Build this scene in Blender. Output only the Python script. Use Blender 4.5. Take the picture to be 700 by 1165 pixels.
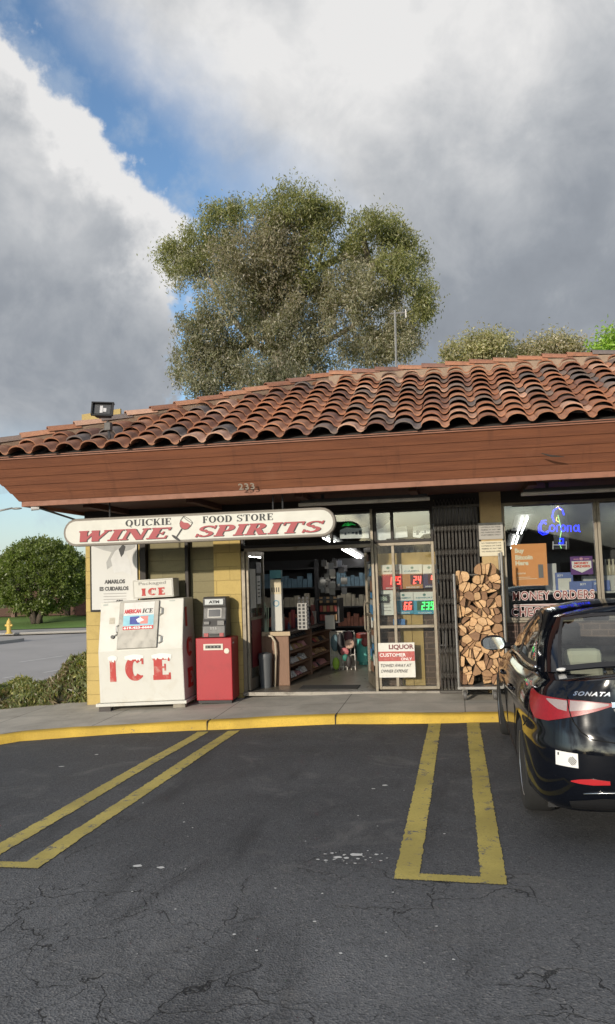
import bpy, bmesh, math, random
import numpy as np
from mathutils import Vector, Matrix
random.seed(7); np.random.seed(7)
R=math.radians; PI=math.pi
for o in list(bpy.data.objects): bpy.data.objects.remove(o)
scene=bpy.context.scene
COL=scene.collection
# ---------------------------------------------------------------- camera
IMW,IMH=700,1165
CF,CYAW,CPITCH,CROLL,CH=927.9,10.23,4.52,-1.84,1.75
_y,_p,_r=R(CYAW),R(CPITCH),R(CROLL)
FW=Vector((-math.sin(_y)*math.cos(_p),math.cos(_y)*math.cos(_p),math.sin(_p)))
_r0=Vector((math.cos(_y),math.sin(_y),0)); _u0=_r0.cross(FW)
RT=_r0*math.cos(_r)+_u0*math.sin(_r); UP=-_r0*math.sin(_r)+_u0*math.cos(_r)
CAMP=Vector((0,0,CH))
cd=bpy.data.cameras.new('camera'); cam=bpy.data.objects.new('camera',cd); COL.objects.link(cam)
cd.sensor_fit='HORIZONTAL'; cd.sensor_width=36; cd.lens=CF/IMW*36; cd.clip_start=.05; cd.clip_end=3000
cam.matrix_world=Matrix(((RT.x,UP.x,-FW.x,CAMP.x),(RT.y,UP.y,-FW.y,CAMP.y),(RT.z,UP.z,-FW.z,CAMP.z),(0,0,0,1)))
scene.camera=cam
def at(x,y,Y=None,Z=None,X=None):
    "a pixel of the photograph as a point on a real plane of the place"
    d=FW+RT*((x-IMW/2)/CF)-UP*((y-IMH/2)/CF)
    t=(Y-CAMP.y)/d.y if Y is not None else ((Z-CAMP.z)/d.z if Z is not None else (X-CAMP.x)/d.x)
    return CAMP+d*t
# ---------------------------------------------------------------- sun and sky
SUN_EL,SUN_AZ=14,17          # azimuth: degrees to the left of straight behind the facade normal
sv=Vector((-math.sin(R(SUN_AZ))*math.cos(R(SUN_EL)),-math.cos(R(SUN_AZ))*math.cos(R(SUN_EL)),math.sin(R(SUN_EL))))
sl=bpy.data.lights.new('sun','SUN'); sl.energy=2.8; sl.angle=R(1.0); sl.color=(1,.90,.76)
so=bpy.data.objects.new('sun',sl); COL.objects.link(so); so.rotation_euler=sv.to_track_quat('Z','Y').to_euler(); so.location=(-20,-20,20)
wd=bpy.data.worlds.new('World'); scene.world=wd; wd.use_nodes=True
class NT:
    def __init__(s,nt): s.nt=nt; s.n=nt.nodes; s.l=nt.links
    def node(s,t,**k):
        n=s.n.new(t)
        for a,b in k.items(): setattr(n,a,b)
        return n
    def put(s,n,i,v):
        if v is None: return
        if isinstance(v,bpy.types.NodeSocket): s.l.new(v,n.inputs[i])
        else: n.inputs[i].default_value=v
    def m(s,op,a,b=None,c=None,clamp=False):
        n=s.node('ShaderNodeMath',operation=op,use_clamp=clamp); s.put(n,0,a); s.put(n,1,b); s.put(n,2,c); return n.outputs[0]
    def mix(s,f,a,b,bt='MIX'):
        n=s.node('ShaderNodeMix',data_type='RGBA',blend_type=bt,clamp_factor=True); s.put(n,0,f); s.put(n,6,c4(a)); s.put(n,7,c4(b)); return n.outputs[2]
    def noise(s,vec,scale,detail=4,rough=.55,dist=0):
        n=s.node('ShaderNodeTexNoise'); s.put(n,'Vector',vec); s.put(n,'Scale',scale); s.put(n,'Detail',detail); s.put(n,'Roughness',rough); s.put(n,'Distortion',dist); return n.outputs[0]
    def ramp(s,f,stops):
        n=s.node('ShaderNodeValToRGB'); s.put(n,0,f); e=n.color_ramp.elements
        while len(e)<len(stops): e.new(.5)
        for i,(p,c) in enumerate(stops): e[i].position=p; e[i].color=c4(c) if not isinstance(c,(int,float)) else (c,c,c,1)
        return n.outputs[0]
    def sstep(s,x,a,b):
        n=s.node('ShaderNodeMapRange',interpolation_type='SMOOTHSTEP'); s.put(n,0,x); s.put(n,1,a); s.put(n,2,b); return n.outputs[0]
    def curve(s,x,pts):
        n=s.node('ShaderNodeFloatCurve'); s.put(n,1,x); c=n.mapping.curves[0]
        while len(c.points)<len(pts): c.points.new(.5,.5)
        for p,q in zip(c.points,pts): p.location=q; p.handle_type='AUTO'
        n.mapping.update(); return n.outputs[0]
def c4(c):
    if isinstance(c,bpy.types.NodeSocket): return c
    return tuple(c) if len(c)==4 else (*c,1)
def build_sky():
    w=NT(wd.node_tree); w.n.clear()
    out=w.node('ShaderNodeOutputWorld'); bg=w.node('ShaderNodeBackground'); w.l.new(bg.outputs[0],out.inputs[0]); bg.inputs[1].default_value=.1
    sky=w.node('ShaderNodeTexSky',sky_type='NISHITA'); sky.sun_disc=False; sky.sun_elevation=R(SUN_EL); sky.sun_rotation=R(180+SUN_AZ); sky.air_density=1.1; sky.dust_density=.6; sky.ozone_density=1.5
    tc=w.node('ShaderNodeTexCoord'); sp=w.node('ShaderNodeSeparateXYZ'); w.l.new(tc.outputs['Generated'],sp.inputs[0])
    x,y,z=sp.outputs
    az=w.m('MULTIPLY',w.m('ARCTAN2',x,y),57.2958)        # degrees, + to the right of the facade normal
    el=w.m('MULTIPLY',w.m('ARCSINE',z),57.2958)
    V=tc.outputs['Generated']
    big=w.noise(V,5.5,6,.55); fine=w.noise(V,18,6,.6); mid=w.noise(V,10,5,.6,.3)
    jag=w.m('ADD',w.m('MULTIPLY',w.m('SUBTRACT',big,.5),14),w.m('MULTIPLY',w.m('SUBTRACT',fine,.5),9))
    # the gap of clear sky runs up between two cloud banks: its edges as azimuth over height
    def edge(pts): return w.m('SUBTRACT',w.m('MULTIPLY',w.curve(w.m('DIVIDE',el,50,clamp=True),[(e/50,(a+60)/90) for e,a in pts]),90),60)
    Ledge=edge([(0,-41),(4,-41),(8,-22),(12,-19.5),(18,-19.3),(24,-19),(28,-23),(31,-26.8),(35,-31),(50,-40)])
    Redge=edge([(0,-16),(5,-14),(9,-7),(13,-4),(19,-6),(24,-7),(28,-11),(31,-15.5),(35,-21),(50,-31)])
    dl=w.m('ADD',w.m('SUBTRACT',az,Ledge),jag)          # >0 clear of the left bank
    dr=w.m('ADD',w.m('SUBTRACT',Redge,az),w.m('MULTIPLY',jag,.8))
    gap=w.m('MULTIPLY',w.sstep(dl,-.4,1.2),w.sstep(dr,-5,8))
    low=w.m('MULTIPLY',w.sstep(el,12,5),w.sstep(az,-24,-29))     # low band of pale blue on the left
    gap=w.m('MAXIMUM',gap,w.m('MULTIPLY',low,w.sstep(mid,.62,.44)))
    side=w.sstep(w.m('ABSOLUTE',w.m('ADD',az,10)),45,75)
    gap=w.m('MAXIMUM',gap,w.m('MULTIPLY',side,w.sstep(big,.55,.42)))
    back=w.m('MULTIPLY',w.m('MULTIPLY',w.sstep(el,1.5,4),w.sstep(el,14,7)),w.sstep(w.m('MULTIPLY_ADD',x,-.29,w.m('MULTIPLY',y,-.957)),.45,.95))  # glow added low behind the viewer: brightens glass reflections, softens the light
    # cloud brightness
    rimL=w.m('MULTIPLY',w.sstep(dl,-6.5,-1),w.sstep(el,15,22))
    tex=w.m('ADD',w.m('MULTIPLY',w.m('SUBTRACT',mid,.5),1.1),w.m('MULTIPLY',w.m('SUBTRACT',big,.5),1.5))
    bl=w.m('ADD',w.m('ADD',.44,w.m('MULTIPLY',w.sstep(el,13,30),.30)),w.m('MULTIPLY',rimL,.42))
    d2=w.m('SUBTRACT',el,w.m('MULTIPLY',w.m('ADD',az,8),.55))
    br=w.m('ADD',.37,w.m('MULTIPLY',w.sstep(d2,10,32),.58))
    isL=w.sstep(w.m('SUBTRACT',az,w.m('MULTIPLY',w.m('ADD',Ledge,Redge),.5)),2,-2)
    b=w.m('ADD',w.m('MULTIPLY',bl,isL),w.m('MULTIPLY',br,w.m('SUBTRACT',1,isL)))
    b=w.m('ADD',b,w.m('MULTIPLY',tex,.62),clamp=True)
    cc=w.ramp(b,[(0,(1.8,1.97,2.25)),(.35,(2.4,2.6,2.9)),(.65,(3.8,3.95,4.15)),(1,(6.3,6.25,6.2))])
    skyc=w.mix(1,sky.outputs[0],(1.05,1.22,1.42),'MULTIPLY')
    haze=w.m('MULTIPLY',w.sstep(el,14,0),.5)
    skyc=w.mix(haze,skyc,(4.2,4.9,5.8))
    skyc=w.mix(w.m('MULTIPLY',w.sstep(fine,.45,.75),.5),skyc,(3.6,4.2,5.0))
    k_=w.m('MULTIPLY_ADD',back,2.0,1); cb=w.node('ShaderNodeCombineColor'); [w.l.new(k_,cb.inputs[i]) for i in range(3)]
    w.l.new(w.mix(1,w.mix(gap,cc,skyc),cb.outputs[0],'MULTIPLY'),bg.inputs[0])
build_sky()
vs=scene.view_settings; vs.view_transform='Standard'; vs.look='None'; vs.exposure=0.38; vs.gamma=1
# ---------------------------------------------------------------- materials
MATS={}
def lin(c): return tuple(((v/255+.055)/1.055)**2.4 if v>10 else v/255/12.92 for v in c)
def mat(name,col,rough=.7,metal=0,spec=.5,bump=0,bscale=40,var=0,vscale=3,dirt=0,dcol=(.05,.04,.03),coat=0,coords='Object',emit=0,stretch=None):
    "principled with noise variation of colour, dirt and bump"
    if name in MATS: return MATS[name]
    m=bpy.data.materials.new(name); MATS[name]=m; m.use_nodes=True; g=NT(m.node_tree)
    b=g.n['Principled BSDF']; b.inputs['Roughness'].default_value=rough; b.inputs['Metallic'].default_value=metal; b.inputs['Specular IOR Level'].default_value=spec; b.inputs['Coat Weight'].default_value=coat; b.inputs['Coat Roughness'].default_value=.03
    tc=g.node('ShaderNodeTexCoord'); v=tc.outputs[coords]
    if stretch:
        mp=g.node('ShaderNodeMapping'); g.l.new(v,mp.inputs[0]); mp.inputs['Scale'].default_value=stretch; v=mp.outputs[0]
    c=c4(col)
    if var:
        n=g.noise(v,vscale,5,.6); k=g.m('MULTIPLY_ADD',n,2*var,1-var)
        cb=g.node('ShaderNodeCombineColor'); [g.l.new(k,cb.inputs[i]) for i in range(3)]
        c=g.mix(1,c,cb.outputs[0],'MULTIPLY')
    if dirt:
        n=g.noise(v,vscale*2.3,8,.65,.4); c=g.mix(g.m('MULTIPLY',g.sstep(n,.48,.72),dirt),c,dcol)
        g.l.new(g.m('MULTIPLY_ADD',n,.3,rough-.12),b.inputs['Roughness'])
    g.put(b,'Base Color',c)
    if emit: g.put(b,'Emission Color',c); b.inputs['Emission Strength'].default_value=emit
    if bump:
        bn=g.node('ShaderNodeBump'); bn.inputs['Strength'].default_value=bump; bn.inputs['Distance'].default_value=.01
        g.l.new(g.noise(v,bscale,6,.6),bn.inputs['Height']); g.l.new(bn.outputs[0],b.inputs['Normal'])
    return m
def fresh(name):
    m=bpy.data.materials.new(name); MATS[name]=m; m.use_nodes=True; g=NT(m.node_tree); b=g.n['Principled BSDF']
    tc=g.node('ShaderNodeTexCoord'); return m,g,b,tc.outputs['Object']
def glassmat(name,tint=(.8,.85,.85),alpha=.12,rough=.02):
    "thin pane: mostly clear, mirror-like sheen"
    if name in MATS: return MATS[name]
    m=bpy.data.materials.new(name); MATS[name]=m; m.use_nodes=True; g=NT(m.node_tree); g.n.clear()
    o=g.node('ShaderNodeOutputMaterial'); t=g.node('ShaderNodeBsdfTransparent'); t.inputs[0].default_value=c4(tint)
    gl=g.node('ShaderNodeBsdfGlossy'); gl.inputs['Roughness'].default_value=rough; gl.inputs[0].default_value=(1,1,1,1)
    fr=g.node('ShaderNodeFresnel'); fr.inputs[0].default_value=1.5
    geo=g.node('ShaderNodeNewGeometry'); g.l.new(g.m('MULTIPLY_ADD',geo.outputs['Backfacing'],1/1.5-1.5,1.5),fr.inputs[0])
    mx=g.node('ShaderNodeMixShader'); f=g.m('MULTIPLY_ADD',fr.outputs[0],1.0,alpha-.04,clamp=True)
    g.l.new(f,mx.inputs[0]); g.l.new(t.outputs[0],mx.inputs[1]); g.l.new(gl.outputs[0],mx.inputs[2]); g.l.new(mx.outputs[0],o.inputs[0])
    return m
# ---------------------------------------------------------------- mesh builder
class MB:
    def __init__(s): s.v=[]; s.f=[]; s.mi=[]; s.cur=0; s.col=[]; s.ccol=None
    def add(s,vs,fs,M=None):
        b=len(s.v)
        for p in vs:
            p=Vector(p); s.v.append(M@p if M is not None else p)
        for f in fs: s.f.append([b+i for i in f]); s.mi.append(s.cur); s.col.append(s.ccol)
        return s
    def box(s,x0,y0,z0,x1,y1,z1,M=None):
        if x0>x1:x0,x1=x1,x0
        if y0>y1:y0,y1=y1,y0
        if z0>z1:z0,z1=z1,z0
        v=[(x0,y0,z0),(x1,y0,z0),(x1,y1,z0),(x0,y1,z0),(x0,y0,z1),(x1,y0,z1),(x1,y1,z1),(x0,y1,z1)]
        return s.add(v,[(0,3,2,1),(4,5,6,7),(0,1,5,4),(1,2,6,5),(2,3,7,6),(3,0,4,7)],M)
    def cbox(s,c,size,M=None):
        return s.box(c[0]-size[0]/2,c[1]-size[1]/2,c[2]-size[2]/2,c[0]+size[0]/2,c[1]+size[1]/2,c[2]+size[2]/2,M)
    def tube(s,pts,r,n=8,closed=False,caps=True):
        pts=[Vector(p) for p in pts]; N=len(pts); rs=r if isinstance(r,(list,tuple)) else [r]*N
        vs=[];fs=[]; up=Vector((0,0,1)); prev=None
        for i,p in enumerate(pts):
            a=pts[i-1] if (i>0 or closed) else p; b=pts[(i+1)%N] if (i<N-1 or closed) else p
            d=(b-a).normalized()
            if prev is None: ref=up if abs(d.z)<.9 else Vector((1,0,0)); u=d.cross(ref).normalized()
            else: u=(prev-d*prev.dot(d)).normalized()
            prev=u; w=d.cross(u)
            for k in range(n): t=2*PI*k/n; vs.append(p+(u*math.cos(t)+w*math.sin(t))*rs[i])
        for i in range(N if closed else N-1):
            for k in range(n):
                a=i*n+k;b=i*n+(k+1)%n;c=((i+1)%N)*n+(k+1)%n;d=((i+1)%N)*n+k; fs.append((a,b,c,d))
        if caps and not closed: fs.append(tuple(range(n))[::-1]); fs.append(tuple((N-1)*n+k for k in range(n)))
        return s.add(vs,fs)
    def cyl(s,a,b,r,n=16,r2=None): return s.tube([a,b],[r,r if r2 is None else r2],n)
    def lathe(s,prof,n=16,M=None):
        "prof: (r,z) from bottom to top"
        vs=[];fs=[];P=len(prof)
        for r,z in prof:
            for k in range(n): t=2*PI*k/n; vs.append((r*math.cos(t),r*math.sin(t),z))
        for i in range(P-1):
            for k in range(n): fs.append((i*n+k,i*n+(k+1)%n,(i+1)*n+(k+1)%n,(i+1)*n+k))
        fs.append(tuple(range(n))[::-1]); fs.append(tuple((P-1)*n+k for k in range(n)))
        return s.add(vs,fs,M)
    def prism(s,poly,o,u,v,d):
        "polygon (a,b) on plane o+a*u+b*v, extruded by vector d"
        o,u,v,d=map(Vector,(o,u,v,d)); n=len(poly)
        A=[o+u*a+v*b for a,b in poly]; B=[p+d for p in A]
        return s.add(A+B,[tuple(range(n)),tuple(range(2*n-1,n-1,-1))]+[(i,i+n,(i+1)%n+n,(i+1)%n) for i in range(n)])
    def quad(s,a,b,c,d): return s.add([a,b,c,d],[(0,1,2,3)])
    def sphere(s,c,r,n=12,m=8,M=None):
        c=Vector(c); rr=r if isinstance(r,(tuple,list)) else (r,r,r)
        vs=[c+Vector((0,0,-rr[2]))];fs=[]
        for i in range(1,m):
            a=-PI/2+PI*i/m
            for k in range(n): t=2*PI*k/n; vs.append(c+Vector((rr[0]*math.cos(a)*math.cos(t),rr[1]*math.cos(a)*math.sin(t),rr[2]*math.sin(a))))
        vs.append(c+Vector((0,0,rr[2])))
        for k in range(n): fs.append((0,1+(k+1)%n,1+k))
        for i in range(m-2):
            for k in range(n): a=1+i*n; fs.append((a+k,a+(k+1)%n,a+n+(k+1)%n,a+n+k))
        a=1+(m-2)*n
        for k in range(n): fs.append((a+k,a+(k+1)%n,len(vs)-1))
        return s.add(vs,fs,M)
    def build(s,name,mats,parent=None,smooth=False,bevel=0,loc=None,local=False,fix=True,auto=None):
        """links ONE mesh object. Vertices are in place coordinates unless local; a child's are taken relative to its thing's base"""
        if not isinstance(mats,(list,tuple)): mats=[mats]
        base=Vector((0,0,0))
        if parent is not None:
            if not local: base=Vector(parent.get('_base',(0,0,0)))
        elif loc is not None: base=Vector(loc)
        me=bpy.data.meshes.new(name); me.from_pydata([tuple(p-base) for p in s.v],[],s.f)
        for m in mats: me.materials.append(m)
        if len(mats)>1: me.polygons.foreach_set('material_index',s.mi)
        if any(c is not None for c in s.col):
            at_=me.color_attributes.new('tone','FLOAT_COLOR','CORNER'); arr=[]
            for p,c in zip(me.polygons,s.col): arr+=list(c4(c or (1,1,1)))*p.loop_total
            at_.data.foreach_set('color',arr)
        if fix:
            bm=bmesh.new(); bm.from_mesh(me); bmesh.ops.recalc_face_normals(bm,faces=bm.faces); bm.to_mesh(me); bm.free()
        if smooth: me.polygons.foreach_set('use_smooth',[True]*len(me.polygons))
        o=bpy.data.objects.new(name,me); COL.objects.link(o)
        if auto and smooth: 
            try: me.set_sharp_from_angle(angle=R(auto))
            except Exception: pass
        if parent is not None: o.parent=parent; o['_base']=tuple(base)
        else: o.location=base; o['_base']=tuple(base)
        if bevel:
            bv=o.modifiers.new('bevel','BEVEL'); bv.width=bevel; bv.segments=2; bv.limit_method='ANGLE'; bv.angle_limit=R(40)
        return o
def tag(o,label=None,cat=None,group=None,kind=None):
    if label: o['label']=label
    if cat: o['category']=cat
    if group: o['group']=group
    if kind: o['kind']=kind
    return o
def thing(name,loc,label,cat,group=None,rot=(0,0,0)):
    o=bpy.data.objects.new(name,None); COL.objects.link(o); o.location=loc; o.rotation_euler=rot; o.empty_display_size=.1
    o['_base']=tuple(loc); return tag(o,label,cat,group)
def copy_tree(o,parent=None):
    c=o.copy(); COL.objects.link(c)
    if parent is not None: c.parent=parent
    for ch in [k for k in bpy.data.objects if k.parent==o]: copy_tree(ch,c)
    return c
# ---------------------------------------------------------------- lettering
_TC={}
def glyphs(s,bold=0,shear=0,space=1.0):
    k=(s,bold,shear,space)
    if k in _TC: return _TC[k]
    cu=bpy.data.curves.new('t','FONT'); cu.body=s; cu.size=1; cu.offset=bold; cu.shear=shear; cu.space_character=space; cu.resolution_u=3; cu.fill_mode='FRONT'
    ob=bpy.data.objects.new('t',cu); COL.objects.link(ob); bpy.context.view_layer.update()
    me=bpy.data.meshes.new_from_object(ob.evaluated_get(bpy.context.evaluated_depsgraph_get()))
    vs=[tuple(v.co)[:2] for v in me.vertices]; fs=[tuple(p.vertices) for p in me.polygons]
    bpy.data.objects.remove(ob); bpy.data.meshes.remove(me); bpy.data.curves.remove(cu)
    _TC[k]=(vs,fs); return _TC[k]
def text(mb,s,o,u=(1,0,0),v=(0,0,1),w=None,h=None,bold=.0,shear=0,space=1.0,lift=.003,align='L'):
    "flat lettering on plane o+a*u+b*v; w,h fit the width / cap height"
    vs,fs=glyphs(s,bold,shear,space); u=Vector(u).normalized(); v=Vector(v).normalized(); n=u.cross(v)
    xs=[p[0] for p in vs]; ys=[p[1] for p in vs]; x0,x1,y0,y1=min(xs),max(xs),min(ys),max(ys)
    sy=(h/(y1-y0)) if h else None; sx=(w/(x1-x0)) if w else sy
    if sy is None: sy=sx
    off={'L':0,'C':-(x1-x0)*sx/2,'R':-(x1-x0)*sx}[align]
    o=Vector(o)+n*lift
    mb.add([o+u*((p[0]-x0)*sx+off)+v*((p[1]-y0)*sy) for p in vs],fs)
    return (x1-x0)*sx
def arc(cx,cy,rx,ry,a0,a1,t0,t1=None,n=14):
    "ring segment as quads; t horizontal/vertical stroke weight"
    t1=t0 if t1 is None else t1; P=[]
    for i in range(n+1):
        a=R(a0+(a1-a0)*i/n); c,s_=math.cos(a),math.sin(a)
        P.append(((cx+rx*c,cy+ry*s_),(cx+(rx-t0)*c,cy+(ry-t1)*s_)))
    return [(P[i][0],P[i+1][0],P[i+1][1],P[i][1]) for i in range(n)]
def bar(x0,y0,x1,y1): return [((x0,y0),(x1,y0),(x1,y1),(x0,y1))]
def dia(x0,y0,x1,y1,w): return [((x0-w/2,y0),(x0+w/2,y0),(x1+w/2,y1),(x1-w/2,y1))]
def slab(ch,T=.2,t=.09,s=.07):
    """heavy slab-serif capitals on a 1 high body -> (polygons, width); T thick, t thin, s serif overhang"""
    def ser(x,y,wd=T): return bar(x-wd/2-s,y,x+wd/2+s,y+t)
    q=[]
    if ch=='I': q=bar(s,0,s+T,1)+ser(s+T/2,0)+ser(s+T/2,1-t); return q,T+2*s
    if ch=='E':
        q=bar(s,0,s+T,1)+bar(0,0,.62,t)+bar(0,1-t,.60,1)+bar(s+T,.46,.45,.54)+bar(.55,0,.62,.28)+bar(.53,.74,.60,1)+bar(.40,.36,.46,.64); return q,.62
    if ch=='F':
        q=bar(s,0,s+T,1)+ser(s+T/2,0)+bar(0,1-t,.58,1)+bar(s+T,.46,.45,.54)+bar(.51,.72,.58,1)+bar(.40,.36,.46,.64); return q,.58
    if ch=='N':
        q=bar(s,0,s+t,1)+dia(s+T/2,1,.75-T/2-s*.3,0,T)+bar(.75-t-s,0,.75-s,1)+bar(-.02,1-t,s+T,1)+bar(-.02,0,s+t+s,t)+bar(.75-t-2*s,1-t,.77,1); return q,.77
    if ch=='W':
        q=dia(.14,1,.33,0,T)+dia(.52,1,.33,0,t)+dia(.52,1,.71,0,T)+dia(.92,1,.71,0,t)+bar(0,1-t,.30,1)+bar(.80,1-t,1.04,1)+bar(.40,1-t,.66,1); return q,1.04
    if ch=='P':
        q=bar(s,0,s+T,1)+ser(s+T/2,0)+bar(0,1-t,.36,1)+bar(s+T,.42,.36,.42+t)+arc(.36,.71,.27,.29,-90,90,T*.95,t); return q,.64
    if ch=='R':
        q=bar(s,0,s+T,1)+ser(s+T/2,0)+bar(0,1-t,.36,1)+bar(s+T,.46,.36,.46+t)+arc(.36,.73,.26,.27,-90,90,T*.95,t)+dia(.40,.48,.60,0,T*.95)+bar(.52,0,.76,t); return q,.76
    if ch=='T':
        q=bar(.36-T/2,0,.36+T/2,1)+ser(.36,0)+bar(0,1-t,.72,1)+bar(0,.70,.07,1)+bar(.65,.70,.72,1); return q,.72
    if ch=='S':
        q=arc(.32,.735,.29,.265,20,270,T*.62,t)+arc(.32,.265,.30,.265,-160,90,T*.75,t)+[((.20,.60),(.30,.66),(.44,.40),(.34,.34))]+bar(.54,.70,.61,1)+bar(.02,0,.09,.30); return q,.63
    if ch=='C':
        q=arc(.40,.5,.40,.5,42,318,T,t,20)+bar(.66,.66,.74,1)+bar(.64,.14,.70,.22); return q,.74
    if ch=='O': return arc(.40,.5,.40,.5,0,360,T,t,24),.80
    if ch=='Q': return arc(.40,.5,.40,.5,0,360,T,t,24)+dia(.40,.14,.66,-.16,.12),.80
    if ch=='D': return bar(s,0,s+T,1)+bar(0,1-t,.34,1)+bar(0,0,.34,t)+arc(.34,.5,.40,.5,-90,90,T,t,16),.74
    if ch=='U': return bar(s,.3,s+T,1)+bar(.66-t,.3,.66,1)+bar(0,1-t,s*2+T,1)+bar(.55,1-t,.74,1)+arc(.07+(.59)/2,.30,.295,.30,180,360,T*.8,t),.74
    if ch=='K': return bar(s,0,s+T,1)+ser(s+T/2,0)+ser(s+T/2,1-t)+dia(.24,.36,.60,1,t*1.1)+dia(.36,.56,.60,0,T*.9)+bar(.48,1-t,.72,1)+bar(.46,0,.76,t),.74
    return [],.34
def slabtext(mb,s,o,u,v,w,h,T=.2,t=.09,serif=.07,shear=0,gap=.07,lift=.003):
    u=Vector(u).normalized(); v=Vector(v).normalized(); n=u.cross(v); X=0; G=[]
    for ch in s: q,wd=slab(ch,T,t,serif); G.append((q,X)); X+=wd+gap
    k=w/(X-gap); o=Vector(o); i=0
    for q,x in G:
        for j,p in enumerate(q):
            L=lift+.00015*(j%6)+.0009*(j//6%2)
            mb.add([o+u*((a+x+shear*b)*k)+v*(b*h)+n*L for a,b in p],[tuple(range(len(p)))])
# ================================================================ GROUND
S=1.094
def sm(x,a,b): t=min(1,max(0,(x-a)/(b-a))); return t*t*(3-2*t)
def drop(X):
    d=-1.3-X
    return 0 if d<=0 else min(.24, .038*d*d/(d+.35))
def zs(X): return .13-drop(X)                         # pavement top
def zg(X,Y): return -drop(X)*sm(Y,4.5,9.6)+.006*math.sin(X*1.3+Y*.7)+.004*math.sin(X*2.9-Y*1.9)
KP=[(-30,7.0),(-14,8.3),(-8,8.75),(-6.2,8.97),(-5.55,9.14),(-5.36,9.36),(-4.6,9.46),(-3.22,9.6),(-1.31,9.73),(.37,9.77),(3,9.79),(12,9.82),(30,9.9)]
def kY(X):
    for (a,b),(c,d) in zip(KP,KP[1:]):
        if a<=X<=c: return b+(d-b)*(X-a)/(c-a)
    return KP[0][1] if X<0 else KP[-1][1]
XS=sorted(set([-60,-45,-30]+[round(-24+i*1.0,2) for i in range(16)]+[round(-8+i*.2,3) for i in range(81)]+[9,10,12,14,18,24,30,45,60]))
def asphalt():
    m,g,b,v=fresh('asphalt')
    big=g.noise(v,.55,5,.6,.4); med=g.noise(v,2.6,6,.62,.5); fin=g.noise(v,55,4,.75)
    sp=g.node('ShaderNodeSeparateXYZ'); g.l.new(v,sp.inputs[0])
    # aged coarse asphalt in front, darker smooth seal coat towards the kerb
    yy=g.m('ADD',sp.outputs[1],g.m('MULTIPLY',g.m('SUBTRACT',med,.5),1.3))
    seal=g.m('MULTIPLY',g.sstep(yy,4.0,5.6),.8)
    base=g.mix(seal,(.130,.131,.134),(.058,.059,.062))
    k=g.m('MULTIPLY_ADD',g.m('ADD',big,med),.75,.25)
    cb=g.node('ShaderNodeCombineColor'); [g.l.new(k,cb.inputs[i]) for i in range(3)]
    base=g.mix(1,base,cb.outputs[0],'MULTIPLY')
    stone=g.node('ShaderNodeTexVoronoi'); stone.inputs['Scale'].default_value=95; g.l.new(v,stone.inputs['Vector'])
    st=g.node('ShaderNodeSeparateColor'); g.l.new(stone.outputs['Color'],st.inputs[0])
    base=g.mix(g.m('MULTIPLY',g.sstep(st.outputs[0],.80,1),g.m('MULTIPLY_ADD',seal,-.45,.62)),base,(.25,.24,.23))
    base=g.mix(g.m('MULTIPLY',g.sstep(st.outputs[1],.6,1),.5),base,(.02,.02,.021))
    # tyre and oil stains
    mp=g.node('ShaderNodeMapping'); g.l.new(v,mp.inputs[0]); mp.inputs['Scale'].default_value=(1.5,.28,1)
    oil=g.noise(mp.outputs[0],1.1,6,.65,.8); base=g.mix(g.m('MULTIPLY',g.sstep(oil,.50,.70),.5),base,(.02,.02,.021))
    dust=g.noise(v,1.7,7,.7,1.0); base=g.mix(g.m('MULTIPLY',g.sstep(dust,.52,.72),.42),base,(.19,.18,.17))
    # cracks
    dn=g.node('ShaderNodeTexNoise'); dn.inputs['Scale'].default_value=2.2; dn.inputs['Detail'].default_value=6; g.l.new(v,dn.inputs['Vector'])
    off=g.node('ShaderNodeVectorMath',operation='MULTIPLY_ADD'); g.l.new(dn.outputs['Color'],off.inputs[0]); off.inputs[1].default_value=(.9,.9,.2); g.l.new(v,off.inputs[2])
    cr=None
    for sc,w,lo in ((1.25,.007,.49),(3.6,.011,.545)):
        vo=g.node('ShaderNodeTexVoronoi',feature='DISTANCE_TO_EDGE'); vo.inputs['Scale'].default_value=sc; g.l.new(off.outputs[0],vo.inputs['Vector'])
        line=g.sstep(vo.outputs[0],w,w*.25); msk=g.m('MULTIPLY',g.sstep(g.noise(v,.8,4,.6),lo-.05,lo+.05),g.sstep(yy,7.5,4.0))
        c=g.m('MULTIPLY',line,msk); cr=c if cr is None else g.m('MAXIMUM',cr,c)
    base=g.mix(g.m('MULTIPLY',cr,.85),base,(.012,.012,.012))
    g.l.new(base,b.inputs['Base Color'])
    g.l.new(g.m('MULTIPLY_ADD',med,.25,.66),b.inputs['Roughness']); b.inputs['Specular IOR Level'].default_value=.35
    bp=g.node('ShaderNodeBump'); bp.inputs['Strength'].default_value=.75; bp.inputs['Distance'].default_value=.006
    hh=g.m('SUBTRACT',g.m('ADD',g.m('MULTIPLY',stone.outputs['Distance'],g.m('MULTIPLY_ADD',seal,-.6,1)),g.m('MULTIPLY',fin,.8)),g.m('MULTIPLY',cr,2)); g.l.new(hh,bp.inputs['Height']); g.l.new(bp.outputs[0],b.inputs['Normal'])
    return m
ASPH=asphalt()
mb=MB(); YR=[-60,-30,-15,-8,-4,-2,0,1,2]+[2+.25*i for i in range(1,24)]
rows=[]
for Y in YR: rows.append([(X,Y,zg(X,Y)) for X in XS])
rows.append([(X,kY(X)-.35,zg(X,kY(X)-.35)) for X in XS]); rows.append([(X,kY(X)+.03,zg(X,kY(X))) for X in XS])
rows=[r for r in rows[:-2] if r[0][1]<6.9]+[[(X,(6.75)+(kY(X)-.35-6.75)*t,zg(X,(6.75)+(kY(X)-.35-6.75)*t)) for X in XS] for t in (0.12,.3,.5,.7,.85)]+rows[-2:]
vs=[p for r in rows for p in r]; nx=len(XS)
mb.add(vs,[(j*nx+i,j*nx+i+1,(j+1)*nx+i+1,(j+1)*nx+i) for j in range(len(rows)-1) for i in range(nx-1)])
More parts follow.
